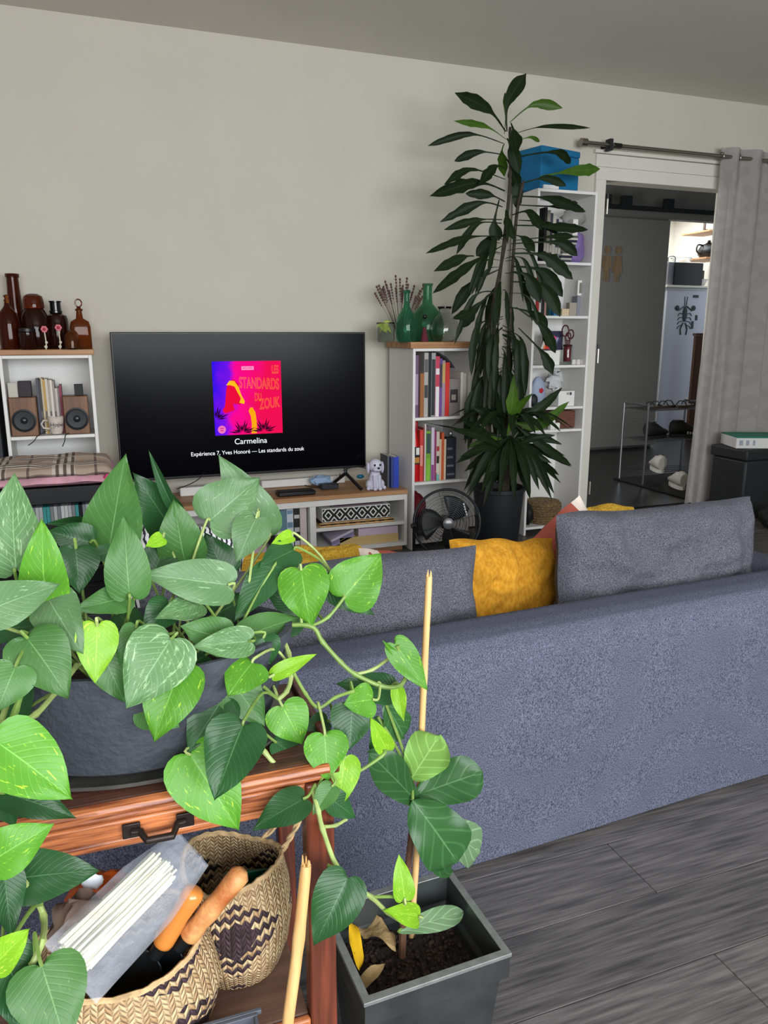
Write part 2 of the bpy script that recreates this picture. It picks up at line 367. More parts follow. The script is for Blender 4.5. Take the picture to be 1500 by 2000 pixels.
# ================================================================ SHELVING
def shelf_unit(name, label, x0, y0, w_, d, h, levels, t=.016, rz=0, back=True, splits=(), top=None, lip=.0):
    t_ = thing(name, label, 'shelf', (x0, y0, 0), rz)
    B = lambda n, a, b, m=M_white, **k: box(n, a, b, m, t_, local=True, **k)
    B('side_panel', (0, 0, 0), (t, d, h)); B('side_panel', (w_-t, 0, 0), (w_, d, h))
    B('top_panel', (t, 0, h-t), (w_-t, d, h))
    for z in levels: B('shelf_board', (t, .004, z-t), (w_-t, d-.006, z))
    if back: B('back_panel', (t, d-.005, .0), (w_-t, d, h-t), bev=0)
    for x, z0, z1 in splits: B('divider', (x-t/2, .004, z0), (x+t/2, d-.006, z1))
    if top: B('wooden_top', (-.02, -.012, h), (w_+.012, d, h+top), M_oak, bev=.003)
    return t_
TX0, TY0 = 2.432, 4.01
tall = shelf_unit('tall_bookcase', 'tall narrow white bookcase behind the dracaena beside the doorway', TX0, TY0, .4, .28, 2.02, [1.63, 1.326, 1.039, .79, .652, .05])
midb = shelf_unit('bookcase', 'short white bookcase with wooden top between television unit and dracaena', 1.655, 3.95, .374, .33, 1.145, [.765, .397, .05], rz=R(2.5), top=.034)
leftb = shelf_unit('bookcase', 'short white bookcase holding speakers under the amber bottles', -.4, 4.04, .41, .28, 1.125, [.742, .40, .05], top=.026)
UY = 3.97
tvu = thing('television_unit', 'low white open television unit with wooden worktop', 'tv unit', (.02, UY, 0))
UW = 1.615; ut = .018
B = lambda n, a, b, m=M_white, **k: box(n, a, b, m, tvu, local=True, **k)
B('side_panel', (0, 0, 0.03), (ut, .36, .335)); B('side_panel', (UW-ut, 0, .03), (UW, .36, .335))
B('top_panel', (ut, 0, .30), (UW-ut, .36, .335)); B('bottom_panel', (ut, 0, .03), (UW-ut, .36, .052))
B('plinth', (.02, .02, 0), (UW-.02, .04, .03), M_oak); B('plinth', (.02, .3, 0), (UW-.02, .32, .03), M_oak)
B('divider', (1.04, .004, .052), (1.075, .35, .30)); B('divider', (.52, .004, .052), (.55, .35, .30))
B('shelf_board', (1.075, .004, .155), (UW-ut, .35, .175)); B('shelf_board', (.018, .004, .155), (.52, .35, .175)); B('shelf_board', (.55, .02, .155), (.9, .35, .17))
B('back_panel', (ut, .352, .03), (UW-ut, .358, .30), bev=0)
B('worktop', (-.01, -.012, .335), (UW, .365, .36), M_oak, bev=.003)

# ================================================================ TELEVISION
TVY = 4.13
c0 = at(214, 650, TVY); c1 = at(713.5, 647.5, TVY); zb = at(716, 912, TVY).z; zt = (c0.z+c1.z)/2; tx0 = c0.x; tx1 = c1.x
tv = thing('television', 'large flat black television showing a pink album cover', 'television', ((tx0+tx1)/2, TVY, .361))
box('casing', (tx0, TVY, zb), (tx1, TVY+.035, zt), M_black, tv, bev=.004)
box('rear_housing', (tx0+.25, TVY+.0352, zb+.02), (tx1-.25, TVY+.065, zb+.4), M_blackm, tv, bev=.01)
M_scr = mat('television screen', (4, 4, 9), .2, spec=.12)
scr = box('screen', (tx0+.008, TVY-.002, zb+.014), (tx1-.008, TVY-.0002, zt-.008), M_scr, tv, bev=0)
for fx in (tx1-.12, tx0+.2):
    mb = MB()
    mb.tube([(fx, TVY+.015, zb+.01), (fx, TVY+.01, zb-.03), (fx+.05, TVY-.12, .371)], .010, 6)
    mb.tube([(fx, TVY+.01, zb-.03), (fx-.04, TVY+.12, .371)], .010, 6)
    mb.build('foot', M_black, tv)
# what the screen shows: an album cover and two lines of text, lit
def emis(key, build):
    m = bpy.data.materials.new(key); m.use_nodes = True; nt = m.node_tree; nt.nodes.clear()
    o = nt.nodes.new('ShaderNodeOutputMaterial'); e = nt.nodes.new('ShaderNodeEmission'); nt.links.new(e.outputs[0], o.inputs[0])
    build(nt, e); return m
def em(rgb, s=1):
    k = 'lit %d %d %d' % rgb
    if k in MATS: return MATS[k]
    def f(nt, e): e.inputs[0].default_value = (*srgb(rgb), 1); e.inputs[1].default_value = s
    MATS[k] = emis(k, f); return MATS[k]
ES = .8
def cover(nt, e):
    N = nt.nodes; L = nt.links
    uv = N.new('ShaderNodeUVMap'); sp = N.new('ShaderNodeSeparateXYZ'); L.new(uv.outputs[0], sp.inputs[0])
    n = N.new('ShaderNodeTexNoise'); n.inputs['Scale'].default_value = 3.5; L.new(uv.outputs[0], n.inputs[0])
    a = N.new('ShaderNodeMath'); a.operation = 'MULTIPLY_ADD'; L.new(n.outputs[0], a.inputs[0]); a.inputs[1].default_value = .5; L.new(sp.outputs[0], a.inputs[2])
    b = N.new('ShaderNodeMath'); b.operation = 'MULTIPLY_ADD'; L.new(sp.outputs[1], b.inputs[0]); b.inputs[1].default_value = -.12; L.new(a.outputs[0], b.inputs[2])
    r = N.new('ShaderNodeValToRGB'); L.new(b.outputs[0], r.inputs[0]); cr = r.color_ramp
    cr.elements[0].position = .16; cr.elements[0].color = (*srgb((50, 20, 235)), 1)
    cr.elements[1].position = .9; cr.elements[1].color = (*srgb((240, 16, 84)), 1)
    x = cr.elements.new(.36); x.color = (*srgb((120, 20, 230)), 1)
    x = cr.elements.new(.5); x.color = (*srgb((250, 10, 150)), 1)
    L.new(r.outputs[0], e.inputs[0]); e.inputs[1].default_value = ES
ac0 = at(413, 706, TVY); ac1 = at(552, 845, TVY); ax0, ax1, az1, az0 = ac0.x, ac1.x, ac0.z, ac1.z; aw = ax1-ax0; ah = az1-az0
def apt(u, v, d): return (ax0+u*aw, TVY-.003-d, az0+v*ah)
MB().grid(lambda u, v: apt(u, v, 0), 1, 1, uv=True).build('album_cover', emis('album cover', cover), scr)
def apoly(pts, rgb, d, name='cover_print'):
    MB().add([apt(u, v, d) for u, v in pts], [tuple(range(len(pts)))]).build(name, em(rgb, ES), scr, smooth=0)
apoly([(.16, .40), (.19, .62), (.22, .72), (.30, .76), (.37, .69), (.38, .62), (.36, .585), (.405, .54), (.38, .50), (.42, .46), (.38, .41), (.28, .43), (.30, .34), (.16, .30), (.12, .34)], (235, 14, 60), .0002)
apoly([(.19, .68), (.24, .74), (.31, .735), (.37, .65), (.40, .55), (.45, .46), (.44, .42), (.37, .44), (.395, .50), (.35, .58), (.31, .66), (.25, .68)], (250, 190, 30), .0004)
apoly([(.50, .32), (.525, .37), (.56, .37), (.60, .30), (.615, .17), (.61, .01), (.53, .01), (.54, .14), (.53, .25)], (252, 168, 20), .0004)
apoly([(.42, .93), (.60, .93), (.60, .88), (.42, .88)], (250, 150, 200), .0004)
for cx, cy, fl_ in ((.40, .02, 1), (.72, .03, 1), (.02, .22, -1)):
    for k in range(13):
        a = pi*(.04+.92*k/12); r1 = .2*(.8+.25*sin(k*1.7))
        p = (cx+.025*cos(a), cy+.02*sin(a)); q = (cx+r1*cos(a), cy+r1*sin(a)); nx, ny = -sin(a)*.011, cos(a)*.011
        mq = ((p[0]+q[0])/2, (p[1]+q[1])/2)
        pl = [p, (mq[0]+nx, mq[1]+ny), q, (mq[0]-nx, mq[1]-ny)]
        if min(u for u, v in pl) < .005: continue
        apoly(pl, (40, 6, 40), .0006+.00002*k, 'frond_print')
def tm(u, v, d=.0012, sh=0): 
    x, y, z = apt(u, v, d); return Matrix.Translation((x, y, z)) @ Matrix.Rotation(pi/2, 4, 'X') @ Matrix(((1, 0, 0, 0), (sh, 1, 0, 0), (0, 0, 1, 0), (0, 0, 0, 1)))
lc = em((250, 120, 40), ES)
for tx, u, v, s_, sx_, sh in (('LES', .965, .83, .155, .44, 0), ('STANDARDS', .965, .61, .21, .46, -.06), ('DU', .70, .455, .155, .44, -.03), ('ZOUK', .965, .37, .2, .5, .1)):
    text('cover_lettering', tx, s_*ah, tm(u, v, sh=sh), lc, scr, 'RIGHT', sx=sx_, outline=True)
text('cover_lettering', '••• ••••', .05*ah, tm(.51, .89), em((240, 20, 110), ES), scr)
mb = MB(); mb.lathe([(.055*ah, -.0001), (.055*ah, .0001)], apt(.10, .08, .0012), 20, M=Matrix.Rotation(pi/2, 3, 'X')); mb.build('cover_emblem', em((240, 120, 190), ES), scr)
apoly([(.075, .092), (.125, .092), (.125, .102), (.075, .102)], (190, 20, 90), .0016); apoly([(.08, .062), (.12, .062), (.12, .072), (.08, .072)], (190, 20, 90), .0016)
tw = em((238, 240, 248), 1)
p = at(490, 866, TVY); text('screen_lettering', 'Carmelina', .043, Matrix.Translation((p.x, TVY-.003, p.z)) @ Matrix.Rotation(pi/2, 4, 'X'), tw, scr)
p = at(486, 885, TVY); text('screen_lettering', 'Expérience 7, Yves Honoré — Les standards du zouk', .0305, Matrix.Translation((p.x, TVY-.003, p.z)) @ Matrix.Rotation(pi/2, 4, 'X'), tw, scr, sx=.93)

# ================================================================ BOOKS
def book(x0, x1, z0, z1, y, d, rgb, label, group, cols=(), tilt=0, lay=False):
    t_ = thing('book', label, 'book', ((x0+x1)/2, y, z0), group=group)
    w_ = x1-x0; h = z1-z0; e = min(.0018, w_*.2)
    T = Matrix.Translation(((0), 0, 0)) @ Matrix.Rotation(tilt, 4, 'Y')
    m = plain(rgb, .55)
    mb = MB(); a = w_/2
    if not lay:
        mb.box((-a, 0, 0), (a, e, h), 0, T); mb.box((-a, e, 0), (-a+e, d, h), 0, T); mb.box((a-e, e, 0), (a, d, h), 0, T)
        mb.build('cover', m, t_, local=True, smooth=0)
        MB().box((-a+e, e, .002), (a-e, d-.003, h-.002), 0, T).build('pages', M_paper, t_, local=True, smooth=0)
    else:
        mb.box((-a, 0, 0), (a, d, e), 0, T); mb.box((-a, 0, h-e), (a, d, h), 0, T); mb.box((-a, 0, e), (a, e, h-e), 0, T)
        mb.build('cover', m, t_, local=True, smooth=0)
        MB().box((-a+.002, e, e), (a-.002, d-.002, h-e), 0, T).build('pages', M_paper, t_, local=True, smooth=0)
    for k, (f0, f1, c) in enumerate(cols):
        if not lay: MB().box((-a*.86, -.0006, h*f0), (a*.86, 0, h*f1), 0, T).build('spine_print', plain(c, .5), t_, local=True, smooth=0)
        else: MB().box((-a+w_*f0, -.0006, h*.15), (-a+w_*f1, 0, h*.85), 0, T).build('spine_print', plain(c, .5), t_, local=True, smooth=0)
    return t_
ORD = ['first', 'second', 'third', 'fourth', 'fifth', 'sixth', 'seventh', 'eighth', 'ninth', 'tenth', 'eleventh', 'twelfth', 'thirteenth', 'fourteenth', 'fifteenth', 'sixteenth']
def row(items, y, z, place, group, depth=.16, dy=0):
    for i, it in enumerate(items):
        pa, pb, ptop, rgb, nm = it[:5]; cols = it[5] if len(it) > 5 else ()
        yy = y+(it[6] if len(it) > 6 else 0)+dy*i
        x0 = at(pa, 780 if ptop < 780 else 900, yy).x; x1 = at(pb, 780 if ptop < 780 else 900, yy).x
        if len(it) > 7: zz = it[7]
        zt_ = at((pa+pb)/2, ptop, yy).z
        book(x0+.0004, x1-.0004, z+.0005, zt_, yy, depth, rgb, '%s book, %s from left, on the %s' % (nm, ORD[i], place), group, cols)
D, Wt = (20, 20, 24), (215, 210, 205)
row([(802.5, 810, 709, (186, 46, 48), 'red', ((.1, .8, (210, 90, 90)),)), (810, 817, 694, (104, 78, 108), 'dusty purple', ((.2, .7, (160, 140, 165)),)), (817, 820.5, 694, (58, 22, 30), 'dark wine'),
     (820.5, 828, 729, (150, 96, 48), 'brown'), (828, 836, 689, (170, 165, 160), 'grey patterned', ((.3, .5, (60, 60, 60)), (.7, .9, (90, 90, 88)))), (836, 842, 689, (22, 24, 28), 'black'),
     (842, 850, 689, (150, 152, 156), 'silver', ((.02, .9, (40, 42, 46)),)), (850, 858, 696, (190, 60, 84), 'pink and white', ((0, .5, (225, 222, 224)), (.7, .8, (230, 220, 225)))),
     (858, 863, 700, (100, 70, 140), 'violet', ((.5, .9, (60, 50, 60)),)), (863, 869, 704, (158, 138, 150), 'lilac grey', ((.6, .95, (190, 160, 90)),)), (869, 877.5, 708, (196, 44, 34), 'scarlet')],
    3.985, .765, 'upper shelf below the green bottles', 'books on the upper shelf below the green bottles')
row([(820, 826, 840, (210, 60, 54), 'coral red', ((.3, .7, (235, 150, 140)),)), (826, 829, 836, (150, 60, 60), 'thin dark red'), (829, 831.5, 828, (225, 222, 215), 'thin white'), (832, 841, 842, (120, 170, 60), 'green', ((.02, .45, (130, 190, 60)), (.55, .95, (60, 80, 80)))),
     (842, 848, 835, (214, 200, 220), 'pale lilac', ((.0, .3, (140, 70, 130)),)), (848, 852, 842, (150, 60, 110), 'magenta'), (852, 858, 843, (216, 206, 190), 'cream printed', ((.35, .5, (50, 40, 40)), (.6, .7, (180, 60, 60)))),
     (858, 862, 858, (226, 196, 170), 'peach'), (862, 867, 845, (206, 96, 50), 'orange'), (867, 871, 858, (228, 208, 178), 'thin cream')],
    3.985, .397, 'second shelf below the green bottles', 'books on the second shelf below the green bottles')
row([(899, 904, 727, (222, 218, 210), 'ivory'), (904, 910, 729, (205, 200, 190), 'off-white')], 3.99, .765, 'right end of shelf below the clear jar', 'pale books at the right end')
# dvd case with picture, dark box, curved sheets
p0 = at(878, 740, 3.99); p1 = at(897, 805, 3.99)
t_ = thing('picture_card', 'grey card with a small dark picture beside the scarlet book', 'card', ((p0.x+p1.x)/2, 3.99, .766))
box('card', (p0.x, 3.99, .766), (p1.x, 3.998, p0.z), plain((128, 120, 116)), t_)
box('picture', (p0.x+.006, 3.9885, .84), (p1.x-.012, 3.9895, .915), plain((46, 42, 44)), t_, bev=0); box('picture_inset', (p0.x+.014, 3.9872, .855), (p1.x-.025, 3.9883, .885), plain((150, 140, 130)), t_, bev=0)
def sheet(name, label, pts, y0, y1, m, cat='folder'):
    mb = MB(); P = spline([(at(x, y, y0).x, 0, at(x, y, y0).z) for x, y in pts], 5)
    mb.grid(lambda u, v: V((P[int(round(u*(len(P)-1)))].x, y0+(y1-y0)*v, P[int(round(u*(len(P)-1)))].z)), len(P)-1, 1)
    return tag(mb.build(name, m, solid=.0015), label, cat)
sheet('plastic_folder', 'grey bowed plastic folder lying across the upper row of books', [(804, 690), (820, 687), (850, 686.5), (868, 695), (880, 706), (889, 719)], 3.99, 4.14, plain((70, 70, 76), .35))
sheet('plastic_folder', 'black bowed folder lying across the lower row of books', [(812, 821), (826, 823.5), (848, 829), (870, 834), (898, 838)], 3.99, 4.14, plain((22, 22, 26), .4))
p0 = at(872, 855, 3.99); p1 = at(890, 925, 3.99)
t_ = thing('box', 'tall dark printed box at the right end of the lower book row', 'box', ((p0.x+p1.x)/2, 3.99, .398))
box('carton', (p0.x, 3.99, .3985), (p1.x, 4.04, p0.z), plain((38, 40, 52)), t_)
for k in range(4): box('box_print', (p0.x+.006, 3.9885, .42+k*.05), (p1.x-.01-.005*k, 3.9897, .432+k*.05), plain((110, 110, 125)), t_, bev=0)
q = at(881, 847, 4.01); tag(MB().ball((q.x, 4.015, p0.z+.019), .017, 14).build('ornament_ball', plain((200, 205, 210), .2, metal=.8)), 'small silver ball on top of the tall dark printed box', 'ornament')
def bottle_thing(name, label, cat, c, prof, m, group=None, n=20, sq=None, solid=.0025):
    t_ = thing(name, label, cat, c, group=group)
    mb = MB(); mb.lathe(prof, c, n)
    if sq:
        for v in mb.v: pass
    # open glass vessels have no top face
    mb.f.pop(); mb.mi.pop()
    o = mb.build('glass_body' if m.name.endswith('glass') else 'body', m, t_, recalc=True, solid=solid)
    return t_
def pz(x, y, Y): return at(x, y, Y).z
def px(x, y, Y): return at(x, y, Y).x
# red sauce bottle
c = (px(811, 900, 4.0), 4.01, .398)
t_ = thing('sauce_bottle', 'red squeeze bottle with printed label at left of lower bookshelf', 'bottle', c)
lathe('bottle_body', [(.001, 0), (.026, 0), (.028, .02), (.028, .19), (.02, .235), (.013, .27), (.013, .29)], c, plain((190, 24, 30), .3), t_)
lathe('cap', [(.016, .29), (.018, .30), (.018, .345), (.01, .36), (.001, .36)], c, plain((150, 40, 50), .4), t_)
box('label_panel', (c[0]-.02, c[1]-.0305, .398+.10), (c[0]+.02, c[1]-.0285, .398+.20), plain((30, 28, 30)), t_, bev=0)
box('label_print', (c[0]-.004, c[1]-.032, .398+.155), (c[0]+.016, c[1]-.0308, .398+.195), plain((225, 225, 220)), t_, bev=0); box('label_print', (c[0]-.018, c[1]-.032, .398+.108), (c[0]+.016, c[1]-.0308, .398+.14), plain((190, 130, 60)), t_, bev=0)
c = (px(856, 925, 3.965), 3.972, .398); t_ = thing('glue_tube', 'tiny white and turquoise tube standing before the books', 'tube', c)
lathe('body', [(.001, 0), (.008, 0), (.008, .03), (.004, .036), (.001, .036)], c, plain((120, 190, 190)), t_, n=10); lathe('cap', [(.005, .0362), (.005, .046), (.001, .046)], c, plain((225, 225, 225)), t_, n=10)
# red bag and wires in the bottom compartment
def lump(name, c, r, m, parent=None, seed=0, amp=.25, n=20, flat=None, freq=2.2, sq=1):
    mb = MB(); k = n//2; c = V(c)
    for i in range(k+1):
        th = pi*i/k
        for j in range(n):
            ph = 2*pi*j/n; d = V((sin(th)*cos(ph), sin(th)*sin(ph), cos(th)))
            s_ = 1+amp*noise.noise(d*freq+V((seed, seed*.7, 0)))+amp*.4*noise.noise(d*freq*3+V((seed, 0, 5)))
            q_ = V((math.copysign(abs(d.x)**sq, d.x)*r[0], math.copysign(abs(d.y)**sq, d.y)*r[1], math.copysign(abs(d.z)**sq, d.z)*r[2]))*s_
            if flat is not None: q_.z = max(q_.z, flat)
            mb.v.append(c+q_)
    for i in range(k):
        for j in range(n): mb.f.append([i*n+j, i*n+(j+1) % n, (i+1)*n+(j+1) % n, (i+1)*n+j]); mb.mi.append(0)
    return mb.build(name, m, parent, smooth=50)
tag(lump('fabric_bag', (1.735, 4.1, .235), (.06, .09, .075), plain((120, 22, 34), .8), seed=3), 'dark red bag stuffed in bottom of bookcase behind the fan', 'bag')
tag(lump('cable_bundle', (1.74, 4.08, .11), (.055, .07, .06), plain((50, 50, 56), .5), seed=8, amp=.6, freq=5), 'dark tangled bundle under the red bag', 'cables')

# ================================================================ GLASS ON THE BOOKCASE TOPS
TZ = 1.1795
def vessel(label, cat, xc, Y, ztop_px, halfw_px, prof, m, name='glass_bottle', base=TZ, group=None, extra=None, solid=.002):
    c = V((px(xc, 640, Y), Y, base)); h = pz(xc, ztop_px, Y)-base; r = px(xc+halfw_px, 640, Y)-c.x
    t_ = thing(name, label, cat, c, group=group)
    mb = MB(); mb.lathe([(max(a*r, .0008), z*h) for a, z in prof], c, 24); mb.f.pop(); mb.mi.pop()
    mb.build('body', m, t_, solid=solid); return t_, c, r, h
DJ = [(.05, 0), (.8, 0), (.96, .06), (1, .2), (.97, .35), (.78, .5), (.45, .6), (.3, .66), (.28, .74), (.27, .94), (.33, .95), (.33, 1)]
vessel('small green glass demijohn with thin neck in front of the lavender', 'bottle', 794, 4.02, 567, 19, [(.05, 0), (.85, 0), (1, .1), (1, .35), (.85, .5), (.5, .6), (.3, .68), (.24, .8), (.26, .94), (.34, .95), (.34, 1)], M_greeng2, 'demijohn')
vessel('largest green glass demijohn with broad shoulders on bookcase top', 'bottle', 834, 4.155, 554, 30, [(.05, 0), (.86, 0), (1, .1), (1, .3), (.9, .45), (.55, .58), (.3, .66), (.26, .8), (.27, .96), (.31, .97), (.31, 1)], M_greeng, 'demijohn')
vessel('round clear glass jar with flared rim at right of the green bottles', 'jar', 868, 4.018, 599, 26, [(.05, 0), (.6, 0), (.92, .14), (1, .35), (.9, .58), (.6, .74), (.4, .82), (.38, .92), (.5, 1)], M_glass, 'glass_jar')
t_, c, r, h = vessel('clear glass tumbler holding lime green sprig at bookcase edge', 'vase', 753, 4.07, 630, 16, [(.05, 0), (.92, 0), (1, .1), (1, .9), (1.05, 1)], M_glass, 'glass_vase')
lp = mat('lime petals', (190, 205, 96), .6, var=.3, vscale=40)
for k in range(9):
    a = k*2.4; tip = V((c.x-.02+cos(a)*.05, c.y-.02+sin(a)*.035, c.z+h*.75-.035+.07*((k % 3)/2)))
    b0 = V((c.x-.006, c.y, c.z+h*.5)); m_ = (b0+tip)/2+V((0, 0, .03)); s_ = (tip-b0).cross(V((0, 1, .3))).normalized()*.012
    MB().add([b0, m_+s_, tip, m_-s_], [(0, 1, 2, 3)]).build('sprig_leaf', lp, t_, smooth=0, solid=.001)
# lavender bunch in slim glass
c = V((px(787, 640, 4.1), 4.14, TZ)); t_ = thing('lavender_bunch', 'dried lavender bunch in slim glass behind small green bottle', 'dried flowers', c)
mb = MB(); mb.lathe([(.001, 0), (.018, 0), (.02, .05), (.017, .12)], c, 14); mb.f.pop(); mb.mi.pop(); mb.build('vase', M_glass, t_, solid=.0015)
lav = mat('dried lavender', (92, 66, 62), .9, var=.3, vscale=60)
random.seed(3)
for k in range(26):
    a = -.62+1.1*k/21+random.uniform(-.05, .05); l = random.uniform(.25, .34) if k % 2 else random.uniform(.28, .36); dy = random.uniform(-.04, .03)
    tip = c+V((sin(a)*l*.72-.015, dy, cos(a)*l)); base_ = c+V((sin(a)*.012, dy*.2, .012))
    mb = MB(); mb.tube([base_, (base_+tip)/2+V((0, 0, .01)), tip], .0012, 4)
    for j in range(6): mb.ball(tip-(tip-base_)*(.05*j), .0068-.0005*j, 6, sz=1.2)
    mb.build('lavender_stem', lav, t_, smooth=0)
# tassel figurine
c = V((px(829, 660, 3.985), 3.985, TZ)); t_ = thing('tassel_ornament', 'burgundy tassel with glass bead in front of the largest green bottle', 'ornament', c)
lathe('tassel', [(.022, 0), (.02, .02), (.012, .06), (.008, .078), (.001, .08)], c, mat('burgundy thread', (96, 34, 50), .9, var=.4, vscale=60, stretch=(6, 6, .3)), t_, n=14)
MB().ball(c+V((0, 0, .1)), .017, 14).build('glass_bead', M_greeng2, t_); MB().ball(c+V((0, 0, .135)), .014, 12).build('dark_bead', plain((20, 30, 26), .15), t_)
# amber glass on the left bookcase (top surface)
LZ = 1.1515
def amber(label, cat, xc, Y, top, hw, prof, m, name='amber_bottle'): return vessel(label, cat, xc, Y, top, hw, prof, m, name, LZ)
amber('tall amber glass carafe with flared neck, tallest of the brown bottles', 'bottle', 34, 4.24, 535, 17, [(.05, 0), (.95, 0), (1, .1), (.98, .35), (.85, .55), (.72, .8), (.68, .95), (.8, .955), (.8, 1)], M_amber, 'carafe')
t_, c, r, h = amber('squat amber bottle with glass stopper at the far left', 'bottle', 18, 4.12, 592, 21, [(.05, 0), (.95, 0), (1, .1), (1, .55), (.85, .78), (.4, .9), (.25, .95), (.25, 1)], M_amber)
MB().lathe([(.001, h), (.010, h), (.013, h+.012), (.007, h+.02), (.013, h+.034), (.001, h+.04)], c, 14).build('stopper', M_amberl, t_)
t_, c, r, h = amber('dark amber jar with domed mushroom lid', 'jar', 70, 4.13, 603, 26, [(.05, 0), (.95, 0), (1, .06), (1, .8), (.8, .95), (.72, 1)], M_amberd, 'lidded_jar')
MB().lathe([(.72*r, h), (.8*r, h+.005), (.8*r, h+.012), (.78*r, h+.04), (.68*r, h+.058), (.4*r, h+.068), (.001, h+.07)], c, 24).build('dome_lid', M_amber, t_)
t_, c, r, h = amber('small dark glass canister at front of the amber bottles', 'jar', 52, 4.055, 648, 17, [(.05, 0), (.95, 0), (1, .05), (1, .95), (.9, 1)], M_amberd, 'canister')
lathe('lid', [(.95*r, h+.0005), (.97*r, h+.001), (.97*r, h+.014), (.8*r, h+.018), (.001, h+.018)], c, M_black, t_)
t_, c, r, h = amber('amber jar with small black stopper behind the flower ornaments', 'jar', 112, 4.17, 612, 22, [(.05, 0), (.95, 0), (1, .06), (1, .82), (.9, .93), (.55, .98), (.5, 1)], M_amberd, 'stoppered_jar')
lathe('black_stopper', [(.5*r, h), (.58*r, h+.002), (.58*r, h+.012), (.5*r, h+.014), (.48*r, h+.05), (.56*r, h+.052), (.56*r, h+.058), (.001, h+.058)], c, plain((16, 16, 22), .15), t_)
c = V((px(157, 640, 4.13), 4.13, LZ)); t_ = thing('square_bottle', 'square light amber bottle with ring stopper, rightmost of the brown bottles', 'bottle', c)
h = pz(157, 622, 4.13)-LZ; mb = MB()
sq = [(.045, .02, 0), (.047, .024, .01), (.047, .024, h*.72), (.040, .02, h*.9), (.016, .014, h), (.012, .012, h+.035), (.017, .015, h+.036), (.017, .015, h+.045)]
n = 20; vs = []
for a, b, z in sq:
    for j in range(n):
        t = 2*pi*j/n; e = .45 if a > .03 else 1
        vs.append(c+V((math.copysign(abs(cos(t))**e, cos(t))*a, math.copysign(abs(sin(t))**e, sin(t))*b, z)))
mb.add(vs, [(i*n+j, i*n+(j+1) % n, (i+1)*n+(j+1) % n, (i+1)*n+j) for i in range(len(sq)-1) for j in range(n)]+[tuple(range(n))]); mb.build('body', M_amberl, t_, solid=.002)
mb = MB(); cc = c+V((0, 0, h+.072)); mb.tube([cc+V((cos(a)*.015, 0, sin(a)*.018)) for a in [2*pi*i/16 for i in range(17)]], .0032, 6); mb.lathe([(.01, h+.036), (.011, h+.05), (.004, h+.056)], c, 12); mb.build('ring_stopper', M_amber, t_)
t_, c, r, h = amber('small amber bell jar on a dark dish before the square bottle', 'jar', 138, 4.065, 645, 14, [(1, .06), (1, .55), (.8, .82), (.4, .97), (.1, 1)], M_amberl, 'bell_jar')
lathe('dish', [(.001, 0), (1.5*r, 0), (1.7*r, .005), (1.5*r, .0055), (.001, .0045)], c, plain((22, 20, 26), .2), t_)
for i, (fx, fy, Yf) in enumerate(((88, 643, 4.045), (122, 640, 4.12))):
    c = V((px(fx, 660, Yf), Yf, LZ)); zz = pz(fx, fy, Yf)
    if i: c.y = 4.062; c.x = px(121, 660, 4.062)-.012; zz = pz(121, 640, 4.062)
    t_ = thing('flower_ornament', ['pink rose ornament on white stem before the domed jar', 'pink flower with white ribbon beside the small bell jar'][i], 'ornament', c, group='pink flower ornaments')
    mb = MB(); mb.tube([c+V((0, 0, .0)), c+V((.003, 0, .03)), V((c.x, c.y, zz-.01))], .003, 6); mb.ball(c+V((0, 0, .012)), .008, 8); mb.ball(c+V((.004, 0, .032)), .007, 8); mb.build('stem', plain((205, 200, 180)), t_)
    for k in range(7):
        a = k*2*pi/6; q = V((c.x+cos(a)*.009*(k < 6), c.y-.002-.004*(k == 6), zz+sin(a)*.009*(k < 6)))
        MB().ball(q, .0075, 8, sy=.6).build('petal', plain((206, 110, 122) if k < 6 else (150, 30, 50)), t_)

# ================================================================ LEFT BOOKCASE CONTENTS
SZ = .7425; SY = 4.06
wsp = wood('walnut veneer', (132, 94, 66), (98, 66, 46), .5, 6, 'Z')
for i, (xa, xb, yt, yb, cx, cy, rr) in enumerate(((19, 73, 770, 853, 46, 820, 21), (125, 174, 762, 843, 150, 811, 20))):
    x0 = px(xa, 812, SY); x1 = px(xb, 812, SY); h = .142
    t_ = thing('speaker', ['walnut bookshelf speaker with black cone, left of the mug', 'walnut bookshelf speaker with black cone, right of the mug'][i], 'speaker', ((x0+x1)/2, SY, SZ), group='bookshelf speakers')
    box('cabinet', (x0, SY, SZ), (x1, SY+.11, SZ+h*1.3), wsp, t_, bev=.004)
    c = V(((x0+x1)/2, SY-.001, SZ+.075)); r = .055; Mx = Matrix.Rotation(pi/2, 3, 'X')
    lathe('cone_surround', [(r, 0), (r, .004), (r*.86, .006), (r*.8, .002), (r*.3, -.0)], c, plain((24, 25, 30), .5), t_, M=Mx)
    MB().ball(c+V((0, -.002, 0)), r*.3, 14, sy=.5).build('dust_cap', plain((30, 32, 38), .25), t_)
bz = SZ+.142*1.3
p0 = px(33, 750, 4.09)
box_t = lambda name, label, cat, a, b, m, bev=.002: tag(box(name, a, b, m, None, bev=bev), label, cat)
box_t('box', 'small dark brown box on top of the left walnut speaker', 'box', (px(34, 750, 4.09), 4.09, bz+.0005), (px(60, 750, 4.09), 4.14, bz+.075), plain((40, 30, 36)))
box_t('card', 'white upright card at far left above the left speaker', 'card', (px(14, 750, 4.075), 4.075, bz+.0005), (px(33, 750, 4.075), 4.085, bz+.07), plain((190, 186, 176)))
box_t('box', 'small black box on top of the right walnut speaker', 'box', (px(144, 750, 4.09), 4.09, bz+.0005), (px(161, 750, 4.09), 4.13, bz+.055), plain((24, 26, 30)))
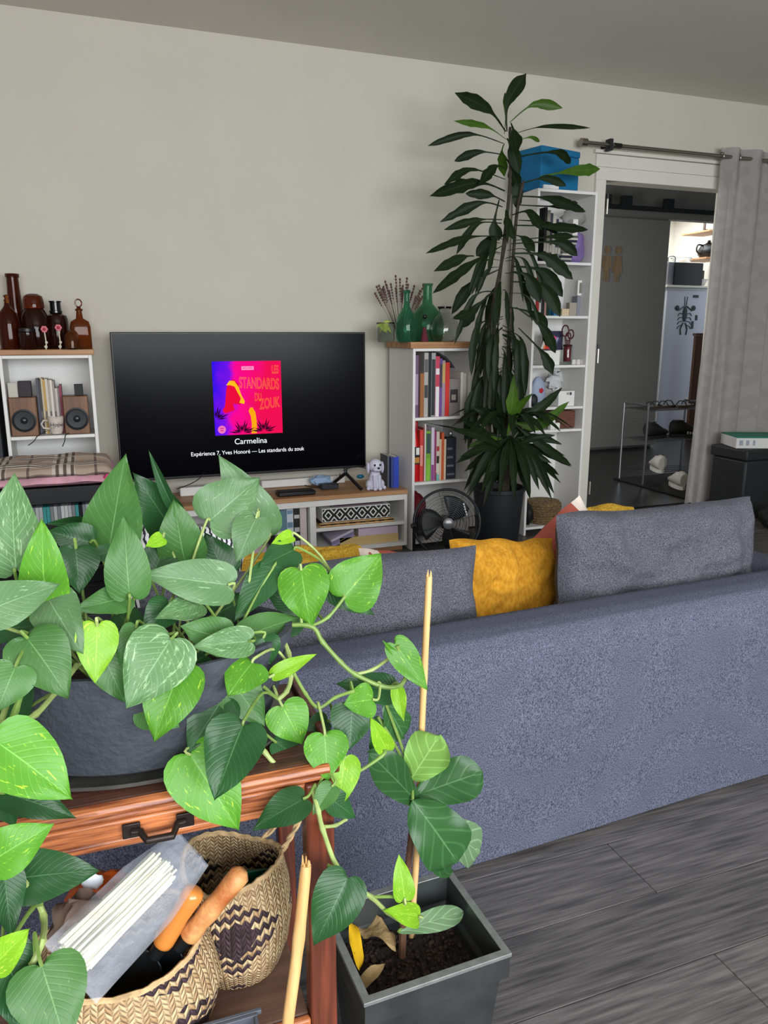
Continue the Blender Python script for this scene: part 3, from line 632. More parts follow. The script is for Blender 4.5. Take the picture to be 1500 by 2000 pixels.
xs = 73.5; its = [(5, 740, (78, 78, 92), 'slate blue'), (5, 742, (60, 56, 58), 'charcoal banded'), (4, 739, (196, 180, 150), 'cream'), (4, 741, (190, 150, 70), 'ochre'), (5, 740, (204, 196, 184), 'ivory'), (4, 742, (170, 160, 146), 'stone'), (5, 742, (214, 208, 198), 'white'), (4, 744, (150, 138, 130), 'taupe'), (5, 758, (190, 182, 178), 'pale grey'), (3.5, 757, (120, 106, 108), 'mauve grey'), (4.5, 752, (132, 48, 70), 'wine red')]
for i, (wd_, tp, rgb, nm) in enumerate(its):
    x0 = px(xs, 790, 4.12); x1 = px(xs+wd_, 790, 4.12); xs += wd_
    book(x0+.0003, x1-.0003, SZ+.0005, pz(xs, tp, 4.12), 4.12, .13, rgb, '%s book, %s from left, between the walnut speakers' % (nm, ORD[i]), 'books between the speakers', ((.3, .42, (90, 86, 84)),) if i % 2 else ())
c = V((px(109, 830, 4.05), 4.085, SZ)); t_ = thing('mug', 'white printed mug with handle between the walnut speakers', 'mug', c)
mugm = mat('printed mug glaze', (206, 196, 186), .35, var=.5, vscale=30, c2=(150, 136, 132), thresh=(.3, .46))
mb = MB(); mb.lathe([(.001, .004), (.024, .004), (.03, .02), (.038, .08), (.0385, .087), (.036, .087), (.034, .08), (.026, .02), (.001, .012)], c, 24); mb.build('cup', mugm, t_)
tube('handle', [c+V((-.036, 0, .068)), c+V((-.055, 0, .07)), c+V((-.066, 0, .052)), c+V((-.058, 0, .034)), c+V((-.031, 0, .028))], .005, mugm, t_)
text('mug_lettering', 'Hope', .026, Matrix.Translation(c+V((.004, -.0385, .043))) @ Matrix.Rotation(pi/2, 4, 'X'), plain((60, 52, 54)), t_)
cbm = plain((20, 20, 22), .5)
tag(tube('speaker_cable', spline([at(90, 842, 4.03)-V((0, 0, .0)), at(80, 848, 4.02), at(72, 853, 4.01), at(66, 862, 4.0), at(55, 870, 3.99)]), .0022, cbm, n=6), 'thin black cable hanging off shelf below left speaker', 'cable')
tag(tube('speaker_cable', spline([at(134, 846, 4.03), at(128, 850, 4.02), at(126, 862, 4.0), at(122, 872, 3.99)]), .0022, cbm, n=6), 'thin black cable hanging off shelf below right speaker', 'cable')
ORD2 = ORD+['seventeenth', 'eighteenth', 'nineteenth', 'twentieth', 'twenty-first', 'twenty-second', 'twenty-third', 'twenty-fourth', 'twenty-fifth']
# black media cabinet with plaid cushion
AX0, AX1, AY0, AY1, AZ = -.75, .02, 3.5, 3.99, .585
t_ = thing('media_cabinet', 'black cabinet with a row of discs under the plaid cushion', 'cabinet', (AX0, AY0, 0))
for a, b, nme in (((AX0, AY0, 0), (AX0+.02, AY1, AZ), 'side_panel'), ((AX1-.02, AY0, 0), (AX1, AY1, AZ), 'side_panel'), ((AX0+.02, AY0, AZ-.07), (AX1-.02, AY1, AZ), 'top_panel'), ((AX0+.02, AY0+.02, .40), (AX1-.02, AY1, .42), 'shelf_board'), ((AX0+.02, AY0+.02, .2), (AX1-.02, AY1, .22), 'shelf_board'), ((AX0+.02, AY1-.01, 0), (AX1-.02, AY1, AZ-.07), 'back_panel')):
    box(nme, a, b, M_black, t_)
x = -.315; k = 0
random.seed(11)
while x < AX1-.05:
    w_ = .0145; cc = random.choice([(60, 66, 70), (190, 192, 190), (30, 36, 44), (60, 140, 140), (120, 124, 128), (20, 22, 28), (170, 172, 172)])
    o = box('disc_case', (x, AY0+.04, .4205), (x+w_-.001, AY0+.16, .495), plain(cc, .3), None, bev=.001)
    names_ = {(60, 66, 70): 'slate', (190, 192, 190): 'light grey', (30, 36, 44): 'navy black', (60, 140, 140): 'teal', (120, 124, 128): 'mid grey', (20, 22, 28): 'black', (170, 172, 172): 'grey'}
    tag(o, '%s disc case, %s from left in the black cabinet' % (names_[cc], ORD2[k]), 'disc case', 'disc cases in the black cabinet'); x += w_; k += 1

def cushion(name, label, cat, w_, h, th, M, m, group=None, seed=0, amp=.012, piping=None, nu=28, puff=.5, uvs=False, corner=.05, mi=None, freq=6):
    t_ = thing(name, label, cat, M.translation, group=group)
    def P(u, v, s_):
        a = u*2-1; b = v*2-1
        e = max(0, (1-abs(a)**3.2))*max(0, (1-abs(b)**3.2)); z = th*.5*(e**puff)
        X = a*w_*.5*(1-corner*(1-b*b)*.6*abs(a)**3); Z = b*h*.5*(1-corner*(1-a*a)*.6*abs(b)**3)
        ns = noise.noise(V((a*freq*w_, b*freq*h, seed+s_*3)))+.5*noise.noise(V((a*freq*2.3*w_, b*freq*2.3*h, seed+9+s_)))
        z += amp*ns*min(1, e*2.5)
        X += .010*noise.noise(V((a*1.7, b*1.7, seed+20))); Z += .016*noise.noise(V((a*1.9, b*1.3, seed+31)))
        return M @ V((X, -z*s_, Z))
    mb = MB(); mb.grid(lambda u, v: P(u, v, 1), nu, nu, uv=True); mb.grid(lambda u, v: P(1-u, v, -1), nu, nu, uv=True)
    o = mb.build('cushion_cover', m, t_, smooth=80, recalc=False); return t_, o
def plaid(key):
    m = mat(key, (172, 152, 138), .95); nt = m.node_tree; N = nt.nodes; L = nt.links; b = N['Principled BSDF']
    tc = N.new('ShaderNodeTexCoord'); sp = N.new('ShaderNodeSeparateXYZ'); L.new(tc.outputs['Object'], sp.inputs[0])
    def ma(op, a, b_=0):
        n = N.new('ShaderNodeMath'); n.operation = op
        for i, v in enumerate((a, b_)):
            if isinstance(v, (int, float)): n.inputs[i].default_value = v
            else: L.new(v, n.inputs[i])
        return n.outputs[0]
    col = None
    def mix(f, a, rgb):
        x = N.new('ShaderNodeMix'); x.data_type = 'RGBA'; L.new(f, x.inputs[0])
        if isinstance(a, tuple): x.inputs[6].default_value = (*srgb(a), 1)
        else: L.new(a, x.inputs[6])
        x.inputs[7].default_value = (*srgb(rgb), 1); return x.outputs[2]
    col = (176, 156, 140)
    for ax, per, off in ((0, .27, .06), (1, .20, .03)):
        f = ma('FRACT', ma('DIVIDE', ma('ADD', sp.outputs[ax], 10+off), per))
        band = ma('MULTIPLY', ma('GREATER_THAN', f, .28), ma('LESS_THAN', f, .62))
        st = ma('FRACT', ma('MULTIPLY', f, 9))
        wht = ma('MULTIPLY', band, ma('GREATER_THAN', st, .5)); blk = ma('MULTIPLY', band, ma('LESS_THAN', st, .42))
        col = mix(ma('MULTIPLY', wht, .6), col, (215, 208, 200)); col = mix(ma('MULTIPLY', blk, .75), col, (26, 24, 28))
        ln = ma('LESS_THAN', ma('ABSOLUTE', ma('SUBTRACT', f, .93)), .02); col = mix(ma('MULTIPLY', ln, .7), col, (60, 40, 50))
    L.new(col, b.inputs['Base Color']); return m
cc = V((-.195, 3.74, AZ+.045))
t_ = thing('plaid_cushion', 'beige plaid cushion with pink trim lying on black cabinet', 'cushion', (cc.x, cc.y, AZ+.001))
def flatc(m, name, hw, hd, z0, z1, seed, parent, am=.008):
    mb = MB(); n = 26
    for s_ in (1, 0):
        def P(u, v, s_=s_):
            a = u*2-1; b = v*2-1; e = max(0, (1-abs(a)**6))*max(0, (1-abs(b)**6))
            z = z0+(z1-z0)*.35+((z1-z0)*.65*e**.4 if s_ else -(z1-z0)*.35*e**.4)
            if s_: z += am*noise.noise(V((a*3, b*3, seed)))
            return (cc.x+a*hw*(1-.03*noise.noise(V((b*3, seed, 0)))), cc.y+b*hd, z)
        mb.grid(P if s_ else (lambda u, v: P(1-u, v)), n, n)
    return mb.build(name, m, parent, smooth=80, recalc=False)
flatc(mat('pink satin', (214, 160, 178), .5, var=.25, vscale=14), 'pink_trim', .262, .262, AZ+.003, AZ+.055, 5, t_)
flatc(plaid('plaid wool'), 'cushion_cover', .25, .245, AZ+.03, AZ+.085, 2, t_, .014)
tag(lump('ribbon_bow', (.035, 3.497, AZ+.03), (.022, .012, .016), plain((190, 60, 110)), seed=2, amp=.4), 'small magenta bow at the right corner of the plaid cushion', 'bow')
box_t('loudspeaker', 'black upright cabinet at the left frame edge beside the bookcase', 'cabinet', (-.62, 4.05, 0), (-.425, 4.3, 1.1), plain((44, 46, 54), .6))
# ================================================================ TV UNIT CONTENTS
UZ = .3605
c = V((px(736, 940, 4.0), 4.03, UZ)); dm = mat('lilac white ceramic', (205, 203, 222), .3)
t_ = thing('dog_figurine', 'glossy white dog figurine sitting right of the television', 'figurine', c)
def pt(dx, dy, dz): return c+V((dx, dy, dz))
mb = MB(); mb.lathe([(.001, .004), (.042, .004), (.046, .03), (.036, .07), (.028, .095), (.02, .11), (.001, .112)], c, 20, ay=.85); mb.build('body', dm, t_)
MB().ball(pt(0, -.006, .138), .041, 18, sx=1.02, sy=.95, sz=.95).build('head', dm, t_)
MB().ball(pt(0, -.036, .122), .022, 14, sx=1.3, sz=.8).build('muzzle', dm, t_)
for s_ in (-1, 1):
    MB().ball(pt(s_*.043, 0, .125), .018, 12, sx=.55, sz=1.9).build('ear', dm, t_)
    MB().ball(pt(s_*.016, -.044, .146), .0065, 10).build('eye', M_black, t_)
    mb = MB(); mb.tube([pt(s_*.014, -.03, .085), pt(s_*.014, -.036, .02)], [.012, .010], 10); mb.ball(pt(s_*.015, -.045, .0115), .0115, 10, sx=1.1); mb.build('front_leg', dm, t_)
    mb = MB(); mb.ball(pt(s_*.038, .0, .03), .026, 12, sx=.7); mb.ball(pt(s_*.048, -.022, .0115), .0115, 10); mb.build('hind_leg', dm, t_)
MB().ball(pt(0, -.062, .131), .006, 8, sx=1.4).build('nose', M_black, t_)
tube('mouth', [pt(-.012, -.0605, .114), pt(0, -.0625, .1105), pt(.012, -.0605, .114)], .0012, plain((60, 60, 70)), t_, n=5)
for i, (a, b, rgb, nm, yy) in enumerate(((757, 763, (90, 94, 104), 'grey', 4.06), (764, 768.5, (44, 60, 120), 'navy', 4.03), (769, 779, (34, 62, 170), 'bright blue', 4.03))):
    book(px(a, 915, yy), px(b, 915, yy), UZ+.0005, pz(765, 893 if i else 890, yy), yy, .12, rgb, '%s book standing right of the dog figurine, %s from left' % (nm, ORD[i]), 'books beside the dog figurine')
p0 = at(520, 950, 4.0)
t_ = thing('set_top_box', 'flat black box lying on wooden top under the television', 'set-top box', (px(560, 950, 4.03), 4.06, UZ))
mb = MB(); mb.box((.895, 4.0, UZ+.001), (1.105, 4.09, UZ+.026)); mb.build('casing', M_black, t_, bev=.008)
box('front_strip', (.90, 3.9985, UZ+.008), (1.10, 3.9998, UZ+.014), plain((50, 52, 58), .3), t_, bev=0)
box_t('power_adapter', 'small black adapter box behind the flat black box', 'adapter', (1.17, 4.11, UZ+.001), (1.27, 4.17, UZ+.03), plain((30, 34, 42), .4), .004)
tag(lump('face_mask', (px(628, 925, 4.2), 4.22, UZ+.035), (.062, .03, .03), mat('light blue cloth', (150, 176, 206), .8), seed=4, amp=.4), 'crumpled light blue mask under television right of the adapter', 'mask')
box_t('power_strip', 'white power strip lying behind the television foot', 'power strip', (.86, 4.27, UZ+.001), (1.36, 4.31, UZ+.045), M_white, .006)
box_t('router', 'white flat box under left part of the television', 'router', (.40, 4.2, UZ+.001), (.62, 4.26, UZ+.05), M_white, .006)
for i, (pts, lb) in enumerate((([(585, 938), (597, 948), (620, 952), (645, 950), (660, 940), (664, 925)], 'thin black cable looping on worktop before the television foot'),
    ([(670, 920), (690, 912), (712, 914), (728, 922)], 'black cable running behind the dog figurine'), ([(345, 955), (365, 948), (385, 938), (398, 925)], 'black cable hanging below left part of the television'))):
    P = [onz(x, y, UZ+.004) if i == 0 and y > 926 else at(x, y, 4.04) for x, y in pts]
    for q in P: q.z = max(q.z, UZ+.003)
    tag(tube('cable', spline(P), .0026, cbm, n=6), lb, 'cable')
tag(lump('cable_tie', at(704, 932, 4.17)+V((0, 0, .004)), (.022, .015, .012), plain((20, 110, 140)), seed=6), 'small teal clip among cables left of the dog figurine', 'clip')
# upper right compartment: box with black and white lozenges on a slatted tray
def lozenge(key):
    m = mat(key, (20, 20, 20), .6); nt = m.node_tree; N = nt.nodes; L = nt.links; b = N['Principled BSDF']
    uv = N.new('ShaderNodeUVMap'); sp = N.new('ShaderNodeSeparateXYZ'); L.new(uv.outputs[0], sp.inputs[0])
    def ma(op, a, b_=0):
        n = N.new('ShaderNodeMath'); n.operation = op
        for i, v in enumerate((a, b_)):
            if isinstance(v, (int, float)): n.inputs[i].default_value = v
            else: L.new(v, n.inputs[i])
        return n.outputs[0]
    fx = ma('ABSOLUTE', ma('SUBTRACT', ma('FRACT', ma('MULTIPLY', sp.outputs[0], 6)), .5)); fy = ma('ABSOLUTE', ma('SUBTRACT', sp.outputs[1], .5))
    d = ma('ADD', fx, ma('MULTIPLY', fy, .9)); r = ma('FRACT', ma('ADD', ma('MULTIPLY', d, 2.6), .12)); w1 = ma('GREATER_THAN', r, .68)
    rp = N.new('ShaderNodeMix'); rp.data_type = 'RGBA'; L.new(w1, rp.inputs[0]); rp.inputs[6].default_value = (*srgb((18, 18, 20)), 1); rp.inputs[7].default_value = (*srgb((226, 226, 224)), 1)
    L.new(rp.outputs[2], b.inputs['Base Color']); return m
ux0, ux1 = px(629, 995, 4.0), px(762, 990, 4.0)
t_ = thing('tray', 'slatted pale wood tray under the black and white box', 'tray', ((ux0+ux1)/2, 4.0, .176))
box('tray_base', (ux0-.02, 3.985, .176), (ux1+.02, 4.2, .184), M_bamboo, t_)
for k in range(8): x = ux0-.01+k*(ux1-ux0+.02)/7.4; box('slat', (x, 3.984, .1845), (x+.03, 4.2, .192), plain((40, 38, 38)), t_)
for z in (.1925,): box('tray_rim', (ux0-.02, 3.983, z), (ux1+.02, 4.0, z+.006), M_bamboo, t_)
t_ = thing('patterned_box', 'long box printed with black and white lozenges in television unit', 'box', ((ux0+ux1)/2, 4.0, .199))
box('carton', (ux0, 4.003, .199), (ux1, 4.17, .276), plain((230, 230, 228)), t_)
MB().grid(lambda u, v: (ux0+.003+u*(ux1-ux0-.006), 4.0022, .203+v*.069), 1, 1, uv=True).build('printed_front', lozenge('black and white lozenge print'), t_, smooth=0)
box_t('book', 'thin teal and pink magazine lying on the black and white box', 'magazine', (ux0+.06, 4.02, .2768), (ux1-.03, 4.17, .283), plain((120, 96, 110)))
z0 = .0525
book(px(664, 1055, 4.0), px(778, 1055, 4.0), z0, z0+.048, 4.0, .2, (206, 178, 122), 'thick beige book lying flat at the bottom of television unit', 'books lying in the television unit', lay=True)
book(px(700, 1035, 4.0), px(777, 1035, 4.0), z0+.0485, z0+.092, 4.0, .2, (206, 186, 204), 'lilac book lying on the thick beige book', 'books lying in the television unit', lay=True)
xa = px(627, 1055, 4.0)
for k in range(3):
    t_ = book(xa+.062-.003*k, xa+.205-.003*k, z0+.027+.0145*k, z0+.040+.0145*k, 4.0, .18, ((150, 142, 176), (128, 122, 160), (196, 190, 210))[k], ['lowest slanting lilac book', 'middle slanting violet book', 'top slanting pale lilac book'][k]+' left of the beige book', 'slanting books in the television unit', lay=True, tilt=-.38)
for i, (a, b, tp, rgb, nm, cols) in enumerate(((536, 548, 1000, (120, 110, 112), 'grey brown', ()), (548.5, 560, 985, (96, 130, 146), 'grey blue', ()), (560.5, 573, 985, (206, 214, 222), 'white floral', ((.2, .3, (120, 150, 180)), (.5, .62, (110, 140, 170)), (.8, .88, (120, 150, 180)))), (574, 585.5, 985, (34, 34, 36), 'black patterned', ((.1, .2, (200, 200, 200)), (.4, .5, (190, 190, 190)), (.7, .78, (200, 200, 200)))), (586, 599, 984, (206, 190, 190), 'pale pink', ()))):
    book(px(a, 1020, 4.02), px(b, 1020, 4.02), z0+.0, pz(a, tp, 4.02)-.004, 4.02, .2, rgb, '%s tall album, %s from left, upright in the television unit' % (nm, ORD[i]), 'tall albums in the television unit', cols)
for k, (rgb, nm) in enumerate((((60, 30, 70), 'dark violet'), ((150, 160, 190), 'pale blue'))):
    box_t('folder', nm+' folder lying on the inner shelf left of the albums', 'folder', (.60, 4.02, .171+.012*k+.0005), (.84, 4.2, .182+.012*k), plain(rgb))
box_t('folder', 'pinkish paper folder at bottom left inside the television unit', 'folder', (.58, 4.0, z0), (.82, 4.2, z0+.05), plain((200, 178, 186)))

# ================================================================ FAN
FC = at(873, 1021, 3.6); fd = (V((0, 0, H))-FC).normalized(); fd = V((fd.x*.7+.05, fd.y, fd.z*.55)).normalized()
q = V((0, 0, 1)).rotation_difference(fd).to_matrix()
fan = thing('floor_fan', 'round black floor fan with wire guard before the white bookcase', 'fan', (FC.x, FC.y, 0))
FR = .178; fm = plain((16, 16, 18), .35, metal=.2)
def fp(x, y, z): return FC+q @ V((x, y, z))
mb = MB(); mb.tube([fp(cos(a)*FR, sin(a)*FR, 0) for a in [2*pi*i/48 for i in range(49)]], .0075, 8); mb.build('outer_ring', plain((60, 62, 66), .3, metal=.7), fan)
mb = MB()
for k in range(15):
    r = .03+k*.0098; z = .045*(1-(r/FR)**2)**.5
    mb.tube([fp(cos(a)*r, sin(a)*r, z) for a in [2*pi*i/32 for i in range(33)]], .0011, 4)
for k in range(8):
    a = 2*pi*k/8; mb.tube([fp(cos(a)*r, sin(a)*r, .045*(max(0, 1-(r/FR)**2))**.5) for r in (.02, .06, .1, .14, .165, .178)], .0016, 4)
tag(mb.build('front_guard', plain((70, 72, 76), .3, metal=.6), fan), kind='stuff')
mb = MB()
for k in range(9):
    r = .03+k*.0165; mb.tube([fp(cos(a)*r, sin(a)*r, -.05*(1-(r/FR)**2)**.5) for a in [2*pi*i/32 for i in range(33)]], .0011, 4)
tag(mb.build('rear_guard', fm, fan), kind='stuff')
for k in range(3):
    a0 = 2*pi*k/3+.5; mb = MB()
    def bl(u, v):
        r = .03+u*.115; a = a0+(v-.5)*(1.15+.25*sin(u*3))+u*.35; return fp(cos(a)*r, sin(a)*r, (v-.5)*.04)
    mb.grid(bl, 8, 6); mb.build('blade', plain((20, 20, 23), .4), fan, solid=.002, smooth=60)
mb = MB(); mb.lathe([(.03, 0), (.03, .008), (.024, .012), (.001, .013)], FC, 20, M=q @ Matrix.Diagonal((1, 1, 1))); 
for v in mb.v: v += q @ V((0, 0, .045))
mb.build('hub_badge', plain((130, 132, 136), .3, metal=.6), fan)
mb = MB(); mb.lathe([(.035, -.09), (.04, -.05), (.03, 0)], FC, 16, M=q); mb.build('motor', fm, fan)
for s_ in (-1, 1):
    p1 = FC+V((s_*.19, -.0, 0)); mb = MB(); mb.tube([p1, V((p1.x, p1.y, .012)), V((p1.x, p1.y-.12, .012))], .009, 8); mb.tube([V((p1.x, p1.y, .012)), V((p1.x, p1.y+.14, .012))], .009, 8); mb.build('leg', fm, fan)
    MB().lathe([(.014, -.01), (.014, .01)], p1+V((s_*.004, 0, 0)), 12, M=Matrix.Rotation(pi/2, 3, 'Y')).build('knob', fm, fan)
tube('cross_bar', [(FC.x-.19, FC.y+.12, .012), (FC.x+.19, FC.y+.12, .012)], .009, fm, fan)
for k in range(5): MB().box((-.004, -.005, 0), (.004, .005, .001), 0, Matrix.Translation(fp(.107, .075-.014*k, .041)) @ q.to_4x4()).build('badge_mark', plain((190, 190, 190)), fan, bev=0)

# ================================================================ DRACAENA
DC = V((2.1, 3.75, 0))
drac = thing('dracaena', 'tall dark green dracaena in a black floor pot', 'plant', DC)
lathe('pot', [(.001, 0), (.11, 0), (.115, .01), (.142, .36), (.15, .365), (.15, .385), (.135, .385), (.13, .34), (.001, .34)], DC, mat('black pot', (34, 36, 42), .5, var=.1), drac, n=32)
lathe('soil', [(.129, .341), (.1, .35), (.001, .352)], DC, M_soil, drac)
bark = mat('cane bark', (58, 50, 42), .9, var=.4, vscale=30, bump=.6, bscale=40)
def strap(b, mid, tip, wmax, m, face=None, stalk=.36, parent=drac, name='leaf', curl=.25, n=9):
    P = spline([b, mid, tip], n); k = len(P); mb = MB(); tot = k-1
    vw = face if face is not None else (V((0, 0, H))-mid).normalized()
    rows_ = []
    for i, p in enumerate(P):
        t = i/tot; d = (P[min(i+1, tot)]-P[max(i-1, 0)]).normalized(); s_ = d.cross(vw)
        if s_.length < .15: s_ = d.cross(V((0, 0, 1)))+d.cross(V((0, 1, 0)))*.3
        s_.normalize()
        if t < stalk: ww = .10+.06*(t/stalk)
        else: q_ = (t-stalk)/(1-stalk); ww = .16+.84*sin(pi*min(1, q_*1.9)/2)**1.4 if q_ < .526 else max(.015, cos((q_-.526)/.474*pi/2)**1.15)
        ww *= wmax*.5; nn = s_.cross(d)
        ww *= 1+.35*noise.noise(p*30)
        rows_.append([p-s_*ww+nn*ww*curl, p-s_*ww*.5+nn*ww*curl*.3, p, p+s_*ww*.5+nn*ww*curl*.3, p+s_*ww+nn*ww*curl])
    for i, r in enumerate(rows_):
        for j, p in enumerate(r): mb.v.append(p); mb.uv[len(mb.v)-1] = (i/tot, j/4)
    for i in range(tot):
        for j in range(4): a = i*5+j; mb.f.append([a, a+5, a+6, a+1]); mb.mi.append(0)
    return mb.build(name, m, parent, smooth=60, recalc=False)
canes = [[(2.07, 3.78, .34), (2.05, 3.80, .9), (2.08, 3.80, 1.4), (2.12, 3.78, 1.95), (2.1, 3.76, 2.25)],
         [(2.13, 3.75, .34), (2.15, 3.77, .8), (2.15, 3.78, 1.3), (2.16, 3.77, 1.8), (2.19, 3.76, 2.0)],
         [(2.03, 3.72, .34), (2.01, 3.76, .9), (2.02, 3.77, 1.25), (2.1, 3.80, 1.6), (2.13, 3.79, 1.8)]]
for cp in canes: tube('cane', spline([V(p) for p in cp], 8), [.011]*16+[.009]*16+[.006], bark, drac)
tube('cane', [(2.1, 3.69, .34), (2.1, 3.68, .62)], [.03, .026], bark, drac)
EX = [  # base, bend, tip (frame positions), width px
 (985,257,954,214,888,181,24),(990,257,992,200,1028,143,26),(985,262,988,220,986,180,10),(1002,239,1043,204,1099,211,17),(1018,262,1063,247,1154,250,9),(986,272,949,247,886,236,11),(975,280,916,262,835,285,14),
 (972,302,934,297,887,315,16),(985,330,967,326,934,363,17),(982,350,919,331,867,361,14),(982,373,931,357,839,383,24),(982,394,957,381,909,378,19),(972,404,936,397,859,434,18),
 (969,429,931,430,867,449,16),(967,436,929,439,891,497,16),(959,462,914,464,831,495,14),(926,500,904,503,847,530,18),(970,480,921,515,845,573,20),(962,525,921,556,882,614,22),
 (990,457,962,470,930,500,30),(1020,277,1036,268,1054,277,9),(1023,307,1086,297,1114,320,18),(1055,345,1110,335,1172,330,24),(1038,361,1063,348,1106,363,18),(1023,383,1073,388,1144,414,22),
 (1023,400,1090,403,1129,396,16),(1012,420,1033,414,1058,450,20),(1040,430,1060,435,1088,457,16),(1020,440,1073,442,1149,449,18),(1015,470,1080,462,1121,462,14),(1010,476,1090,474,1128,500,20),
 (1010,458,1022,465,1045,492,18),(1010,495,1063,500,1119,546,28),(1010,520,1060,530,1099,580,28),(1008,530,1030,540,1056,592,24),(1010,550,1060,560,1094,619,26),(998,240,1004,260,1010,300,24),
 (990,270,1000,290,1014,340,26),(985,280,980,300,985,345,18),(988,310,1000,330,1012,372,24),(1000,345,1010,360,1010,410,22),(975,390,965,440,975,470,26),(985,410,990,430,1005,470,20),
 (935,600,915,612,884,622,16),(960,560,930,600,905,640,22),(1005,600,1040,612,1070,640,22),(1030,600,1060,640,1085,690,22),(1040,640,1060,690,1080,732,20)]
random.seed(21)
for (bx, by, mx, my, tx, ty, wp) in EX:
    dY = random.uniform(-.16, .16); y0 = 3.76
    sgn = -1 if random.random() < .5 else 1
    bx = 990+(bx-990)*.45 if 950 < bx < 1045 and abs(bx-tx) > 12 else bx
    b_ = at(bx, by, y0); m_ = at(mx, my, y0+dY*.5); t__ = at(tx, ty, min(y0+dY, 4.25))
    wpx = wp/1500*4.05
    strap(b_, m_, t__, wpx*1.0, M_drac2 if by < 290 and random.random() < .6 or (bx, by) in ((1055, 345), (985, 330), (1023, 307)) else M_drac)
# procedural fill: leaves drooping from the canes, and the low young rosette
for k in range(54):
    f = random.random()**1.6; z = 1.0+f*1.05
    cp = random.choice(canes); P = [V(p) for p in cp]; ctr = V((2.09, 3.77, z))
    a = random.uniform(0, 2*pi); L_ = random.uniform(.22, .42); L_ *= 1.05-.35*f
    d = V((cos(a), sin(a)*.7, 0)); drop = (.5+.5*(1-f))*L_
    tip = ctr+d*L_*(.75 if f > .4 else .42)+V((0, 0, -drop)); tip.y = min(tip.y, 4.27)
    mid = ctr+d*L_*(.45 if f > .4 else .3)+V((0, 0, .03-.1*(1-f)))
    if tip.x > 2.40 and tip.y > 3.97: tip.y = 3.95
    if tip.x < 2.07 and tip.y > 3.93 and tip.z < 1.2: tip.y = 3.9
    strap(ctr+d*.02, mid, tip, random.uniform(.022, .038), M_drac)
for k in range(18):      # hanging skirt
    a = random.uniform(0, 2*pi); z = random.uniform(.95, 1.35); r = random.uniform(.06, .18)
    ctr = V((2.09, 3.75, z)); d = V((cos(a), sin(a), 0)); L_ = random.uniform(.25, .4)
    strap(ctr, ctr+d*r+V((0, 0, -.06)), ctr+d*(r+.03)+V((0, 0, -L_)), random.uniform(.03, .042), M_drac)
hd_ = V((2.11, 3.66, .76))
for k in range(40):
    a = k*2.399; el = -.75+1.75*((k*37) % 74)/74+random.uniform(-.1, .1); L_ = random.uniform(.26, .38)
    d = V((cos(a)*cos(el), sin(a)*cos(el), sin(el))); b_ = hd_+V((0, 0, .12*sin(el)))
    tip = b_+d*L_+V((0, 0, -.07)); mid = b_+d*L_*.5+V((0, 0, .025))
    if tip.x < 2.0: tip.y = min(tip.y, 3.9)
    tip.y = min(tip.y, 3.99 if tip.x > 2.38 else 4.05)
    strap(b_, mid, tip, random.uniform(.04, .055), M_drac2 if (k % 4 == 0 and el > -.2) else M_drac, stalk=.12, face=V((0, -.2, 1)) if k % 2 else None)
RS = [(900,820),(903,858),(898,892),(906,922),(922,945),(940,962),(1116,912),(1104,890),(1098,868),(1092,928),(1052,950),(1036,975),(1008,968),(1040,768),(948,782),(922,795),(1085,850),(1062,830),(968,758),(1078,905),(1096,944),(880,838),(912,875),(935,905),(1030,930),(975,950),(1055,800),(890,905)]
for k, (x, y) in enumerate(RS):
    Yt = 3.66+.16*sin(k*2.3); b_ = at(990+6*sin(k*1.9), 872+14*cos(k*2.7), 3.68); t__ = at(x, y, Yt); m_ = (b_+t__)/2+V((0, .03*cos(k), .03))
    if t__.x < 2.04: t__.y = min(Yt, 3.78)
    strap(b_, m_, t__, .04+.008*sin(k*3.1), M_drac2 if k % 9 == 4 else M_drac, stalk=.1)
strap(hd_, at(1000, 790, 3.62), at(1008, 722, 3.6), .06, M_drac2, stalk=.1); strap(hd_, at(1050, 830, 3.6), at(1112, 784, 3.6), .06, M_drac2, stalk=.1)
strap(hd_, at(1050, 800, 3.6), at(1098, 757, 3.6), .055, M_drac, stalk=.1); strap(hd_, at(1060, 870, 3.6), at(1117, 910, 3.58), .05, M_drac, stalk=.1)

# ================================================================ TALL BOOKCASE CONTENTS
TY = 4.03
def tb(name, label, cat, x0, x1, y0, z, m, d=.15, Y=TY, bev=.002):
    a = px(x0, y0, Y); b = px(x1, y0, Y); return tag(box(name, (a, Y, z+.0006), (b, Y+d, max(z+.012, pz((x0+x1)/2, y0, Y))), m, None, bev=bev), label, cat)
zs = [1.63, 1.326, 1.039, .79, .652, .05]
bb = thing('storage_box', 'teal blue fabric storage box on top of the tall bookcase', 'box', (2.56, 4.15, 2.02))
tealm = mat('teal fabric', (10, 104, 150), .8, var=.12, vscale=6)
BM = Matrix.Translation((2.575, 4.165, 2.0215)) @ Matrix.Rotation(R(14), 4, 'Z')
MB().box((-.155, -.11, 0), (.155, .11, .19), 0, BM).build('box_body', tealm, bb, bev=.006)
MB().box((-.158, -.113, .1905), (.158, .113, .225), 0, BM).build('lid', tealm, bb, bev=.006)
tb('box', 'small flat white box beside the teal storage box on top', 'box', 1062, 1092, 361, 2.0205, M_white, .02, 4.013)
